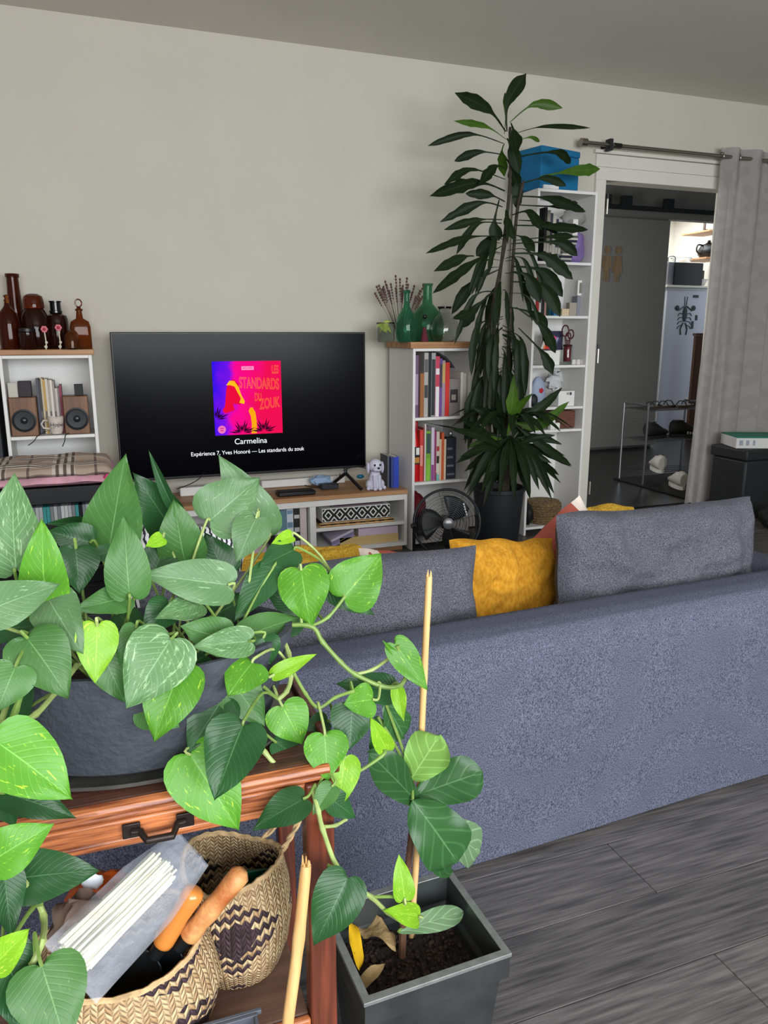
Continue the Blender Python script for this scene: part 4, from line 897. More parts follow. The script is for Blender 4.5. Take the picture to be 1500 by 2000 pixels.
# compartment A
random.seed(5)
x = px(1063, 450, 4.06)
for k in range(6):
    rgb = [(26, 26, 30), (150, 142, 130), (60, 62, 80), (196, 190, 178), (40, 42, 70), (110, 110, 116)][k]; nm = ['black', 'tan', 'slate blue', 'cream', 'navy', 'grey'][k]
    w_ = .017+.004*(k % 2); book(x, x+w_, zs[0]+.0005, zs[0]+.30-.015*k, 4.06, .14, rgb, '%s book, %s from left, on the top shelf of tall bookcase' % (nm, ORD[k]), 'books on the top shelf of tall bookcase', ((.2, .35, (180, 175, 165)),)); x += w_+.0005
for k in range(12):
    zc = zs[0]+.0006+k*.0125
    cx = px(1100, 480, 4.04)+.004*k
    tag(box('disc_case', (cx-.02+.002*(k % 2), 4.035, zc), (cx+.055, 4.16, zc+.0115), plain([(60, 62, 70), (170, 168, 160), (40, 40, 60), (200, 198, 190), (90, 94, 90), (190, 186, 170), (50, 52, 80)][k % 7], .3), None, bev=.001), 'slim disc case, %s from the bottom of the stack beside the purple bag' % ORD[k], 'disc case', 'disc cases stacked on the top shelf of tall bookcase')
purm = mat('purple satin cloth', (126, 106, 164), .45, var=.3, vscale=10, bump=.6, bscale=9)
tag(lump('cloth_bag', (2.742, 4.12, zs[0]+.088), (.058, .075, .088), purm, seed=7, amp=.10, flat=-.086, freq=2.6, sq=.55, n=32), 'purple cloth bag on the top shelf of tall bookcase', 'bag')
pbm = mat('thin clear plastic film', (215, 215, 212), .25, trans=.75, ior=1.1)
tag(lump('plastic_bag', (px(1122, 400, 4.12), 4.12, zs[0]+.265), (.075, .06, .05), pbm, seed=12, amp=.4, freq=3), 'crumpled clear plastic bag at top of tall bookcase', 'bag')
tb('box', 'small white carton between discs and purple bag', 'box', 1120, 1130, 428, zs[0]+.151, M_white, .05, 4.045)
# compartment B
x = px(1052, 560, 4.05)
for k, (rgb, nm, hh) in enumerate((((160, 28, 30), 'dark red', .22), ((200, 196, 190), 'white', .2), ((24, 24, 26), 'black', .21), ((176, 130, 120), 'dusty pink', .17), ((20, 46, 36), 'dark green red-lettered', .235), ((40, 130, 170), 'turquoise', .21), ((186, 220, 216), 'pale mint', .19), ((28, 32, 50), 'midnight blue', .165))):
    w_ = (.02, .014, .022, .012, .024, .018, .012, .016)[k]
    book(x, x+w_, zs[1]+.0005, zs[1]+hh, 4.07, .14, rgb, '%s book, %s from left, on the second shelf of tall bookcase' % (nm, ORD[k]), 'books on the second shelf of tall bookcase', ((.55, .85, (210, 40, 30)),) if k == 4 else ()); x += w_+.0008
tb('box', 'cream small carton at front of second shelf of tall bookcase', 'box', 1098, 1112, 603, zs[1], plain((206, 186, 150)), .03, 4.022)
tb('box', 'grey beige small carton right of the cream carton', 'box', 1113, 1127, 591, zs[1], plain((158, 150, 140)), .04, 4.022)
t_ = thing('framed_picture', 'small white frame standing on a grey block in tall bookcase', 'frame', (px(1136, 540, 4.1), 4.1, zs[1]))
box('block', (px(1128, 580, 4.1), 4.1, zs[1]+.0006), (px(1142, 580, 4.1), 4.16, zs[1]+.12), plain((128, 130, 140)), t_)
a = px(1130, 540, 4.1); b = px(1143, 540, 4.1)
box('frame', (a, 4.1, zs[1]+.121), (b, 4.112, zs[1]+.21), M_white, t_); box('picture', (a+.01, 4.098, zs[1]+.135), (b-.01, 4.0996, zs[1]+.196), plain((120, 116, 104)), t_, bev=0)
tb('tin', 'small sky blue tin at front left of second shelf in tall bookcase', 'tin', 1083, 1096, 592, zs[1], plain((30, 110, 160)), .03, 4.022)
# compartment C
t_ = thing('thread_bundle', 'tilted bundle of red, orange and pink floss in tall bookcase', 'yarn', (px(1070, 680, 4.06), 4.08, zs[2]))
box('carton', (px(1062, 700, 4.03), 4.03, zs[2]+.0006), (px(1093, 700, 4.03), 4.15, zs[2]+.085), M_white, t_)
cols = [(206, 200, 196), (220, 120, 70), (210, 60, 40), (206, 40, 60), (220, 70, 120), (190, 90, 150), (150, 150, 190), (60, 60, 90)]
for k in range(8):
    xx = px(1058, 670, 4.07)+k*.0125
    tube('skein', [(xx, 4.07, zs[2]+.094), (xx+.035, 4.07, zs[2]+.185-.004*k)], .0075, plain(cols[k], .7), t_, n=8)
MB().box((px(1060, 650, 4.1), 4.09, zs[2]+.088), (px(1098, 650, 4.1), 4.1, zs[2]+.20)).build('backing_card', plain((40, 40, 66)), t_)
c = V((px(1108, 690, 4.06), 4.06, zs[2]))
t_ = thing('scissors_jar', 'glass jar of scissors with dark ring handles in tall bookcase', 'jar', c)
mb = MB(); mb.lathe([(.001, .001), (.03, .001), (.034, .03), (.03, .1), (.026, .12)], c, 18); mb.f.pop(); mb.mi.pop(); mb.build('glass', M_glass, t_, solid=.002)
lathe('red_filling', [(.001, .02), (.022, .02), (.024, .1), (.001, .11)], c, plain((120, 24, 40)), t_)
for k, (dx, zz, rr) in enumerate(((-.022, .2, .024), (.018, .18, .02), (.0, .165, .018))):
    cc_ = c+V((dx, 0, zz)); mb = MB(); mb.tube([cc_+V((cos(a)*rr, 0, sin(a)*rr*1.35)) for a in [2*pi*i/16 for i in range(17)]], .0045, 6); mb.tube([c+V((dx*.3, 0, .1)), cc_-V((0, 0, rr*1.3))], .005, 6); mb.build('scissors', plain((70, 24, 36), .4), t_)
for k in range(3):
    c = V((px(1122+9*k, 702, 4.05), 4.06, zs[2])); o = lathe('ribbon_spool', [(.001, .0005), (.014, .0005), (.016, .01), (.014, .03), (.008, .032), (.001, .032)], c, plain((206, 204, 198)), None, n=14)
    tag(o, ['white round pot, nearest the scissors jar', 'white round pot, middle of the three on shelf', 'white round pot, rightmost of the three on shelf'][k], 'pot', 'small white pots in tall bookcase')
# compartment D
c = V((px(1056, 760, 4.05), 4.06, zs[3]))
t_ = thing('pouch', 'pale blue pouch with red flower print in tall bookcase', 'pouch', c)
lump('pouch_body', c+V((0, .02, .09)), (.05, .03, .09), plain((150, 162, 186)), t_, seed=4, amp=.08, flat=-.089)
for k in range(5):
    a = k*2*pi/5; MB().ball(c+V((cos(a)*.009+.004, -.012, .098+sin(a)*.009)), .0075, 8, sy=.4).build('flower_print', plain((176, 20, 34)), t_)
tag(lump('crumpled_paper', (px(1086, 745, 4.1), 4.13, zs[3]+.147), (.055, .05, .05), mat('crumpled tissue', (190, 190, 190), .8), seed=14, amp=.5, freq=4), 'crumpled white tissue above the white printed box in tall bookcase', 'paper')
t_ = thing('box', 'white carton with small grey print in tall bookcase', 'box', (px(1105, 780, 4.03), 4.03, zs[3]))
MB().box((-.055, 0, 0), (.058, .09, .092), 0, Matrix.Translation((px(1106, 780, 4.03), 4.03, zs[3]+.001))).build('carton', M_white, t_, bev=.002)
cx = px(1106, 780, 4.03); box('box_print', (cx+.0, 4.0285, zs[3]+.07), (cx+.018, 4.0297, zs[3]+.084), plain((150, 150, 150)), t_, bev=0); box('box_print', (cx+.022, 4.0285, zs[3]+.068), (cx+.036, 4.0297, zs[3]+.085), plain((60, 60, 66)), t_, bev=0)
tag(lump('dark_pouch', (px(1050, 790, 4.0)+.002, 4.05, zs[3]+.04), (.028, .02, .038), plain((24, 30, 34)), seed=2, amp=.1), 'small dark pouch at the lower left beside the white carton', 'pouch')
# compartment E
wick = mat('brown wicker', (106, 66, 50), .7, var=.35, vscale=60, bump=.5, bscale=60, stretch=(.3, .3, 2))
tb('wicker_box', 'reddish brown woven box in the shallow compartment of tall bookcase', 'box', 1090, 1125, 802, zs[4], wick, .16, 4.05, .01)
tb('box', 'small white upright carton before the brown woven box', 'box', 1076, 1085, 820, zs[4], M_white, .03, 4.015)
tb('box', 'small white low carton touching the brown woven box', 'box', 1085.5, 1094, 826, zs[4], M_white, .03, 4.015)
# bottom compartment
sea = mat('seagrass', (150, 124, 84), .9, var=.6, vscale=60, c2=(84, 64, 40), bump=1, bscale=70, stretch=(1, 1, 3))
c = V((2.64, 4.13, .051)); t_ = thing('seagrass_basket', 'round woven seagrass basket at the bottom of tall bookcase', 'basket', c)
mb = MB()
for k in range(8): rr = .105*(1+.04*sin(k*1.3)); mb.tube([c+V((cos(a)*rr, sin(a)*rr, .009+k*.0155)) for a in [2*pi*i/26 for i in range(27)]], .009, 6)
mb.build('woven_wall', sea, t_); lathe('woven_lid', [(.108, .125), (.1, .136), (.05, .142), (.001, .144)], c, sea, t_)
tag(lump('black_bag', (2.49, 4.08, .12), (.035, .06, .068), plain((14, 14, 16)), seed=5, amp=.2, flat=-.068), 'black bag wedged left of the seagrass basket', 'bag')
box_t('panel', 'white loose panel standing upright behind the seagrass basket', 'panel', (2.452, 4.262, .052), (2.62, 4.28, .62), M_white)

# ================================================================ SOFA
SA = V((.715, 1.392, 0)); sdir = V((1.704-.715, 1.441-1.392, 0)).normalized(); srz = math.atan2(sdir.y, sdir.x)
sofa = thing('sofa', 'blue grey fabric sofa seen from behind', 'sofa', SA, srz)
mb = MB()          # backrest: rounded top edge, slight bulge
prof = [(0, .012), (-.004, .3), (-.003, .49), (.006, .54), (.03, .563), (.07, .569), (.14, .567), (.17, .555), (.182, .52), (.182, .25)]
SL0, SL1 = -1.25, 1.55
nx = 60
def bk(u, v):
    i = v*(len(prof)-1); k = min(int(i), len(prof)-2); f = i-k
    y = prof[k][0]*(1-f)+prof[k+1][0]*f; z = prof[k][1]*(1-f)+prof[k+1][1]*f
    x = SL0+(SL1-SL0)*u
    return V((x, y-.003*noise.noise(V((x*2, z*2, 0))), z+(.004*noise.noise(V((x*1.5, 3, 0))) if z > .5 else 0)))
mb.grid(bk, nx, 36)
b0 = len(mb.v)
for u in (0, 1):
    ring = [bk(u, v/36) for v in range(37)]; mb.add(ring, [tuple(range(37))])
mb.build('backrest', M_sofa, sofa, local=True, smooth=60)
box('base', (SL0+.01, .1, .05), (SL1-.01, .95, .24), M_sofa, sofa, bev=.015, local=True)
def soft(name, a, b, m, parent, bev=.05):
    o = MB().box(a, b).build(name, m, parent, local=True, smooth=60); md = o.modifiers.new('b', 'BEVEL'); md.width = bev; md.segments = 5; return o
soft('seat_cushion', (SL0+.16, .19, .245), (.15, .98, .4), M_sofa, sofa); soft('seat_cushion', (.155, .19, .245), (SL1-.16, .98, .4), M_sofa, sofa)
soft('armrest', (SL0, .185, .05), (SL0+.15, .96, .5), M_sofa, sofa); soft('armrest', (SL1-.15, .185, .05), (SL1, .96, .46), M_sofa, sofa)
for x in (SL0+.06, SL1-.1):
    for y in (.14, .88): box('foot', (x, y, 0), (x+.05, y+.05, .05), M_black, sofa, local=True)
def orient(c, xdir, tilt, roll=0):   # cushion frame: local x along xdir, z up tilted back
    x = V(xdir).normalized(); z0_ = V((0, 0, 1)); y = z0_.cross(x).normalized(); 
    M = Matrix((x, y, z0_)).transposed().to_4x4()
    return Matrix.Translation(c) @ M @ Matrix.Rotation(roll, 4, 'Y') @ Matrix.Rotation(tilt, 4, 'X')
def bigcush(label, c, w_, h, th, tilt, roll, seed, m=M_cushg, corner=.03, amp=.024):
    return cushion('back_cushion', label, 'cushion', w_, h, th, orient(c, sdir, tilt, roll), m, seed=seed, amp=amp, nu=40, puff=.42, corner=corner, group='grey back cushions on the sofa')
cl = at(1255, 1105, 1.66)
bigcush('large grey back cushion at the right end of the sofa', V((1.49, 1.71, .568)), .71, .36, .16, R(-6), R(.8), 3)
bigcush('large grey back cushion at the left behind the pothos leaves', V((.478, 1.675, .545)), .84, .31, .15, R(-8), R(1), 9)
cushion('pillow', 'mustard yellow velvet pillow between the two grey back cushions', 'pillow', .36, .25, .13, orient(V((1.07, 1.86, .525)), (1, .1, 0), R(-10), R(5)), M_must, seed=4, amp=.03, nu=34, puff=.5)
# patterned pillow: white with terracotta patch
def patt(key):
    m = mat(key, (226, 214, 204), .9); nt = m.node_tree; N = nt.nodes; L = nt.links; b = N['Principled BSDF']
    uv = N.new('ShaderNodeUVMap'); n = N.new('ShaderNodeTexNoise'); n.inputs['Scale'].default_value = 3.2; n.inputs['Detail'].default_value = 1; L.new(uv.outputs[0], n.inputs[0])
    sp = N.new('ShaderNodeSeparateXYZ'); L.new(uv.outputs[0], sp.inputs[0])
    def ma(op, a, b_=0):
        q = N.new('ShaderNodeMath'); q.operation = op
        for i, v in enumerate((a, b_)):
            if isinstance(v, (int, float)): q.inputs[i].default_value = v
            else: L.new(v, q.inputs[i])
        return q.outputs[0]
    wob = ma('MULTIPLY', ma('SUBTRACT', n.outputs[0], .5), .9)
    U = ma('ADD', sp.outputs[0], wob); W = ma('SUBTRACT', sp.outputs[1], wob)
    f = ma('MULTIPLY', ma('GREATER_THAN', W, .52), ma('MULTIPLY', ma('GREATER_THAN', U, .22), ma('LESS_THAN', U, .86)))
    x = N.new('ShaderNodeMix'); x.data_type = 'RGBA'; L.new(f, x.inputs[0]); x.inputs[6].default_value = (*srgb((226, 212, 200)), 1); x.inputs[7].default_value = (*srgb((168, 84, 72)), 1)
    L.new(x.outputs[2], b.inputs['Base Color']); return m
cushion('pillow', 'white and terracotta patterned pillow leaning behind the right grey cushion', 'pillow', .32, .32, .11, orient(V((1.375, 1.99, .50)), (1, 0, 0), R(-8), R(-34)), patt('terracotta abstract print'), seed=6, amp=.012, nu=28, corner=.0)
cushion('pillow', 'white and terracotta pillow corner showing above the left grey cushion', 'pillow', .20, .20, .08, orient(V((.755, 1.93, .535)), (1, .1, 0), R(-40), R(12)), patt('terracotta abstract print b'), seed=8, amp=.01)
def throw(label, x0, x1, y0, y1, z, m, seed, amp=.02, th=.03):
    t_ = thing('throw_blanket', label, 'blanket', ((x0+x1)/2, (y0+y1)/2, z))
    mb = MB()
    for s_ in (1, 0):
        def P(u, v, s_=s_):
            e = min(1, 8*min(u, 1-u))*min(1, 8*min(v, 1-v)); x = x0+(x1-x0)*u; y = y0+(y1-y0)*v
            zz = z+.004+(th*e**.5+amp*e*(noise.noise(V((x*5, y*26, seed)))+.4*noise.noise(V((x*14, y*50, seed)))) if s_ else 0)
            return (x, y, max(zz, z+.002))
        mb.grid(P if s_ else (lambda u, v: P(1-u, v)), 40, 30)
    mb.build('folded_cloth', m, t_, smooth=80, recalc=False); return t_
throw('yellow knitted throw folded on seat behind the right grey cushion', 1.52, 1.90, 2.07, 2.34, .405, M_yell, 2, .03, .185)
throw('yellow knitted throw spread on sofa seat behind the pothos', .1, .88, 2.12, 2.42, .405, M_yell, 5, .025, .13)
zeb = mat('striped cotton', (215, 215, 220), .9); nt = zeb.node_tree; wv = nt.nodes.new('ShaderNodeTexWave'); wv.inputs['Scale'].default_value = 9; wv.inputs['Distortion'].default_value = 4
rp = nt.nodes.new('ShaderNodeValToRGB'); rp.color_ramp.interpolation = 'CONSTANT'; rp.color_ramp.elements[0].color = (.02, .02, .03, 1); rp.color_ramp.elements[1].position = .35; rp.color_ramp.elements[1].color = (.7, .7, .74, 1)
nt.links.new(wv.outputs[0], rp.inputs[0]); nt.links.new(rp.outputs[0], nt.nodes['Principled BSDF'].inputs[0])
cushion('pillow', 'white pillow with black wavy stripes behind the pothos', 'pillow', .28, .28, .12, orient(V((.185, 1.95, .62)), (1, -.2, 0), R(-30), R(20)), zeb, seed=7)

# ================================================================ CURTAIN, ROD, TRUNK, HALL THINGS
ry = 4.255; rod = thing('curtain_rod', 'brushed nickel curtain rod above the doorway', 'curtain rod', (2.9, ry, 2.34))
tube('rod', [(2.9, ry, 2.342), (4.95, ry, 2.342)], .012, M_chrome, rod, n=12)
tube('finial', [(2.86, ry, 2.342), (2.9, ry, 2.342)], .024, M_chrome, rod, n=14)
for x in (3.07, 4.6):
    mb = MB(); mb.box((x-.008, ry-.02, 2.312), (x+.008, WY-.035 if x < 4 else WY-.001, 2.372)) if x > 4 else mb.box((x-.012, ry-.016, 2.31), (x+.012, ry+.03, 2.375)).box((x-.008, ry+.03, 2.335), (x+.008, WY-.001, 2.35)); mb.build('bracket', M_blackm, rod); 
tube('collar', [(3.1, ry, 2.342), (3.15, ry, 2.342)], .016, M_black, rod)
cm = mat('sheer grey curtain', (168, 164, 162), .9); nt = cm.node_tree; N = nt.nodes; L = nt.links
uvn = N.new('ShaderNodeUVMap'); br = N.new('ShaderNodeTexBrick'); br.inputs['Scale'].default_value = 1; mpn = N.new('ShaderNodeMapping'); mpn.inputs['Scale'].default_value = (14, 26, 1); mpn.inputs['Rotation'].default_value = (0, 0, 0)
L.new(uvn.outputs[0], mpn.inputs[0]); nz = N.new('ShaderNodeTexNoise'); nz.inputs['Scale'].default_value = 1.1; nz.inputs['Detail'].default_value = 0; L.new(mpn.outputs[0], nz.inputs[0])
rp = N.new('ShaderNodeValToRGB'); rp.color_ramp.elements[0].position = .5; rp.color_ramp.elements[1].position = .53
rp.color_ramp.elements[0].color = (*srgb((170, 166, 164)), 1); rp.color_ramp.elements[1].color = (*srgb((177, 173, 171)), 1); L.new(nz.outputs[0], rp.inputs[0]); L.new(rp.outputs[0], N['Principled BSDF'].inputs[0])
tl = N.new('ShaderNodeBsdfTranslucent'); L.new(rp.outputs[0], tl.inputs[0]); tp = N.new('ShaderNodeBsdfTransparent'); m1 = N.new('ShaderNodeMixShader'); m1.inputs[0].default_value = .3; L.new(N['Principled BSDF'].outputs[0], m1.inputs[1]); L.new(tl.outputs[0], m1.inputs[2])
m2 = N.new('ShaderNodeMixShader'); m2.inputs[0].default_value = .1; L.new(m1.outputs[0], m2.inputs[1]); L.new(tp.outputs[0], m2.inputs[2]); L.new(m2.outputs[0], N['Material Output'].inputs[0])
cur = thing('curtain', 'sheer grey eyelet curtain drawn to the right of the doorway', 'curtain', (4.3, ry, 0))
def cf(u, v):
    z = .03+(2.40-.03)*v; wv_ = 1 if v < .9 else 1
    x = 3.93+.95*u+.03*(1-v)*sin(u*40)
    if u < .25 and v < .5: x -= (.5-v)*.08*(1-u*4)
    y = ry+.030*sin(u*2*pi*5.5+.8*sin(u*9))*(1 if v < .97 else .9)+.012*noise.noise(V((u*8, v*4, 0)))
    return (x, y, z+(.03*sin(u*5) if v == 0 else 0))
MB().grid(cf, 120, 30, uv=True).build('curtain_panel', cm, cur, smooth=70, recalc=False)
for k in range(7):
    x = 3.935+.95*(k/6.5)*.95
    c = V((x, ry, 2.342)); mb = MB(); mb.tube([c+V((.0, cos(a)*.022, sin(a)*.022)) for a in [2*pi*i/16 for i in range(17)]], .0035, 6); mb.build('eyelet', M_chrome, cur)
tr = thing('storage_chest', 'black storage chest on the floor right of the curtain', 'trunk', (4.28, 3.95, 0))
box('chest_body', (4.01, 3.86, 0), (4.63, 4.16, .40), M_blackm, tr, bev=.015); box('lid', (3.995, 3.845, .401), (4.645, 4.17, .475), M_blackm, tr, bev=.012)
fb = thing('file_box', 'white lever arch file with teal cover lying on the black chest', 'file', (4.1, 3.95, .476))
BM = Matrix.Translation((4.19, 3.99, .4765)) @ Matrix.Rotation(R(-22), 4, 'Z')
MB().box((-.17, -.13, 0), (.17, .13, .07), 0, BM).build('file_body', plain((200, 200, 198)), fb, bev=.003)
MB().box((-.168, -.135, .0705), (.175, .13, .078), 0, BM).build('cover', plain((20, 110, 90)), fb, bev=.002)
MB().lathe([(.012, 0), (.012, .003)], BM @ V((.06, -.1305, .035)), 14, M=(Matrix.Rotation(R(-22), 3, 'Z') @ Matrix.Rotation(pi/2, 3, 'X'))).build('finger_hole', M_black, fb)
for k in range(3): MB().box((-.15+.045*k, -.1312, .02), (-.125+.04*k, -.1304, .055), 0, BM).build('spine_print', plain((140, 146, 160)), fb, bev=0)
for k, (x, y, r_) in enumerate(((4.05, 3.58, .1), (4.3, 3.12, .13))):
    tag(lump('black_bag', (x, y, r_*.8), (r_*1.4, r_, r_*.8), plain((12, 12, 13), .7), seed=20+k, flat=-r_*.79), ['small slumped black bag on floor before the black chest', 'larger slumped black bag on floor at right frame edge'][k], 'bag')
# hall: mat and shoe rack
box_t('door_mat', 'thin black mat under the shoe rack in the hall', 'mat', (4.14, 4.5, .0005), (4.95, 5.40, .012), plain((16, 16, 17), .9))
K = thing('shoe_rack', 'wire shoe rack in the hall behind the curtain', 'rack', (4.45, 5.2, .012))
rx0, rx1, ryy0, ryy1 = 4.14, 4.78, 5.02, 5.32
rm = plain((130, 130, 134), .3, metal=.8)
for x in (rx0, rx1): tube('side_frame', spline([(x, ryy0, .022), (x, ryy0, .62), (x, ryy0+.03, .66), (x, ryy1-.03, .66), (x, ryy1, .62), (x, ryy1, .022)], 3), .009, rm, K)
for z in (.10, .37, .62):
    for j in range(5): tube('shelf_wire', [(rx0, ryy0+j*.072, z), (rx1, ryy0+j*.072, z)], .004, rm, K, n=6)
def shoe(label, x, y, z, rz, c1, c2, L_=.29, stripes=False, group=None):
    t_ = thing('shoe', label, 'shoe', (x, y, z), rz, group=group)
    mb = MB(); n = 14; k = 12
    for i in range(k+1):
        u = i/k; w_ = .055*(.75+.35*sin(pi*u)**.8) if u < .97 else .03; hh = .12-.065*min(1, max(0, (u-.3)/.45)); 
        if u > .85: hh *= 1-.5*((u-.85)/.15)
        if u < .05: hh *= .85
        for j in range(n):
            a = 2*pi*j/n; yy = cos(a)*w_*(1 if .02 < u < .98 else .6); zz = .025+(sin(a)*.5+.5)*hh
            mb.v.append(V((u*L_-L_/2, yy, zz)))
    for i in range(k):
        for j in range(n): mb.f.append([i*n+j, i*n+(j+1) % n, (i+1)*n+(j+1) % n, (i+1)*n+j]); mb.mi.append(0)
    mb.f.append(list(range(n))); mb.mi.append(0); mb.f.append([k*n+j for j in range(n)]); mb.mi.append(0)
    mb.build('upper', plain(c1, .7), t_, local=True)
    mb = MB(); P = [(cos(a)*L_*.52, sin(a)*.05*(1+.1*cos(a))) for a in [2*pi*i/20 for i in range(20)]]
    mb.add([V((x_, y_, .001)) for x_, y_ in P]+[V((x_, y_, .028)) for x_, y_ in P], [tuple(range(20)), tuple(range(20, 40))]+[(i, (i+1) % 20, (i+1) % 20+20, i+20) for i in range(20)]); mb.build('sole', plain(c2, .7), t_, local=True)
    lathe('opening', [(.001, 0), (.03, 0), (.026, .006), (.001, .002)], (-.06, 0, .138), plain((40, 38, 38)), t_, local=True, ax=1.3)
    for j in range(3): box('lace', (.0+.02*j, -.025, .098-.009*j), (.006+.02*j, .025, .102-.009*j), plain((200, 200, 200) if not stripes else (30, 30, 30)), t_, local=True, bev=0)
    if stripes:
        for j in range(3): MB().box((-.02+.022*j, -.0535, .03), (-.008+.022*j, -.0525, .075)).build('stripe', plain((210, 210, 210)), t_, local=True)
    return t_
shoe('white sneaker on the bottom of the shoe rack, left one', 4.37, 5.13, .106, R(62), (200, 196, 190), (215, 212, 205), group='white sneakers')
shoe('white sneaker standing on the mat before the rack, right one', 4.37, 4.88, .0125, R(66), (200, 196, 190), (215, 212, 205), group='white sneakers')
shoe('black shoe on middle rack level, left one', 4.34, 5.15, .376, R(20), (22, 22, 24), (30, 30, 32), group='black shoes')
shoe('black sneaker with white stripes on middle rack level', 4.64, 5.13, .376, R(-14), (22, 22, 24), (34, 34, 36), stripes=True, group='black shoes')
for k in range(3):
    t_ = thing('sandal', ['leftmost brown sandal on top of the shoe rack', 'middle brown sandal on top of the shoe rack', 'rightmost brown sandal on top of the shoe rack'][k], 'sandal', (4.28+.16*k, 5.14+.03*(k%2), .6245), R(25), group='sandals on the rack')
    P = [(cos(a)*.125, sin(a)*.055*(1+.2*cos(a))) for a in [2*pi*i/20 for i in range(20)]]
    MB().add([V((x_, y_, .001)) for x_, y_ in P]+[V((x_, y_, .022)) for x_, y_ in P], [tuple(range(20)), tuple(range(20, 40))]+[(i, (i+1) % 20, (i+1) % 20+20, i+20) for i in range(20)]).build('sole', plain((70, 56, 44)), t_, local=True)
    for x_ in (-.05, .05): tube('strap', [(x_, -.045, .02), (x_, -.02, .055), (x_, .02, .055), (x_, .045, .02)], .005, plain((24, 22, 24)), t_, local=True)
# kitchen: fridge, microwave, shelves
ky = 7.55
def kx(x, Y=ky): return px(x, 600, Y)
fr = thing('fridge', 'white fridge with insect drawing seen through the kitchen doorway', 'fridge', (6.3, ky, 0))
f0, f1, ftop = at(1296, 650, ky).x, at(1384, 600, ky).x, pz(1340, 562, ky)
box('fridge_body', (f0, ky+.03, .0), (f1, ky+.6, ftop), plain((214, 218, 226), .4), fr, bev=.01)
box('fridge_door', (f0+.004, ky, .05), (f1-.004, ky+.028, ftop-.03), plain((206, 212, 226), .35), fr, bev=.01)
box('fridge_top', (f0-.01, ky-.01, ftop+.001), (f1+.01, ky+.6, ftop+.025), plain((225, 224, 214), .5), fr)
ink = plain((52, 66, 72)); bx, bz_ = at(1337, 617, ky).x, at(1337, 617, ky).z
mb = MB()
def ib(pts, r=.008): mb.tube([(bx+a, ky-.003, bz_+b) for a, b in pts], r, 5)
mb.ball((bx, ky-.004, bz_+.02), .035, 10, sy=.12, sz=2.6)
for s_ in (-1, 1):
    ib([(s_*.02, .11), (s_*.10, .06), (s_*.13, .09)]); mb.ball((bx+s_*.12, ky-.004, bz_+.09), .035, 8, sy=.1, sz=.9)
    ib([(s_*.01, .11), (s_*.02, .22)], .004)
    for j in range(4): ib([(s_*.02, .02-.04*j), (s_*.08, .03-.05*j), (s_*.1, -.0-.05*j)], .005)
    ib([(s_*.015, -.08), (s_*.05, -.15), (s_*.04, -.22)], .008)
mb.build('insect_magnet', ink, fr)
for dx, dz, w_, h in ((.1, .21, .08, .03), (.16, -.05, .03, .06), (.11, -.15, .03, .09)): box('magnet', (bx+dx, ky-.006, bz_+dz), (bx+dx+w_, ky-.0005, bz_+dz+h), ink, fr, bev=0)
mz = ftop+.026
t_ = thing('microwave', 'black microwave with steel side standing on the fridge', 'microwave', (kx(1340), ky+.1, mz))
m0, m1 = at(1308, 540, ky).x, at(1373, 540, ky).x; mh = pz(1340, 512, ky)
box('casing', (m0, ky+.03, mz), (m1, ky+.38, mh), plain((120, 124, 132), .35), t_, bev=.004); box('front_door', (m0+.075, ky+.008, mz+.005), (m1, ky+.028, mh-.004), M_black, t_)
t_ = thing('glass_dish', 'clear glass dish on top of the microwave', 'dish', (kx(1345), ky+.15, mh))
mb = MB(); mb.lathe([(.001, .001), (.10, .001), (.13, .055), (.135, .06)], ((m0+m1)/2+.05, ky+.17, mh), 20, ay=.8); mb.f.pop(); mb.mi.pop(); mb.build('bowl', M_glass, t_, solid=.004)
t_ = thing('dish_rack', 'wire basket handle beside glass dish on microwave', 'basket', (kx(1320), ky+.12, mh))
tube('wire', spline([(m0+.06, ky+.12, mh+.002), (m0+.06, ky+.12, mh+.06), (m0+.11, ky+.12, mh+.075), (m0+.16, ky+.12, mh+.06), (m0+.16, ky+.12, mh+.002)], 4), .007, rm, t_)
bw0, bw1 = at(1361, 555, ky).x, at(1392, 555, ky).x
tag(lathe('bowl', [(.001, 0), (.06, 0), (.1, .075), (.104, .08), (.095, .075), (.055, .008), (.001, .008)], ((bw0+bw1)/2+.02, ky-.0+.12, mz), M_white, None), 'white bowl on the fridge right of the microwave', 'bowl')
box_t('toaster', 'dark brown appliance standing behind the white bowl', 'appliance', (m1+.012, ky+.25, mz), (m1+.25, ky+.5, mz+.2), plain((66, 58, 52)), .01)
box_t('wall_shelf', 'short wooden wall shelf carrying the black kettle', 'shelf', (at(1370, 503, 7.8).x, 7.72, pz(1380, 503, 7.8)-.02), (at(1420, 503, 7.8).x, 8.2, pz(1380, 503, 7.8)), M_oak)
c = V((at(1389, 495, 7.85).x, 7.9, pz(1380, 503, 7.8)+.001)); t_ = thing('kettle', 'round black kettle with loop handle on kitchen shelf', 'kettle', c)
lathe('kettle_body', [(.001, 0), (.09, 0), (.125, .05), (.125, .1), (.09, .155), (.04, .175), (.02, .19), (.02, .21), (.001, .215)], c, M_black, t_)
tube('handle', spline([c+V((-.09, 0, .15)), c+V((-.17, 0, .15)), c+V((-.18, 0, .08)), c+V((-.11, 0, .04))], 5), .01, M_black, t_); tube('spout', [c+V((.1, 0, .06)), c+V((.2, 0, .16))], [.03, .015], M_black, t_)
sh = pz(1385, 450, 7.8); box_t('wall_shelf', 'upper wooden wall shelf in the kitchen above the kettle', 'shelf', (at(1376, 450, 7.8).x, 7.72, sh-.02), (at(1420, 450, 7.8).x, 8.2, sh), M_oak)
t_ = thing('framed_picture', 'small dark framed picture on the upper kitchen shelf', 'frame', (at(1387, 440, 7.8).x, 7.8, sh))
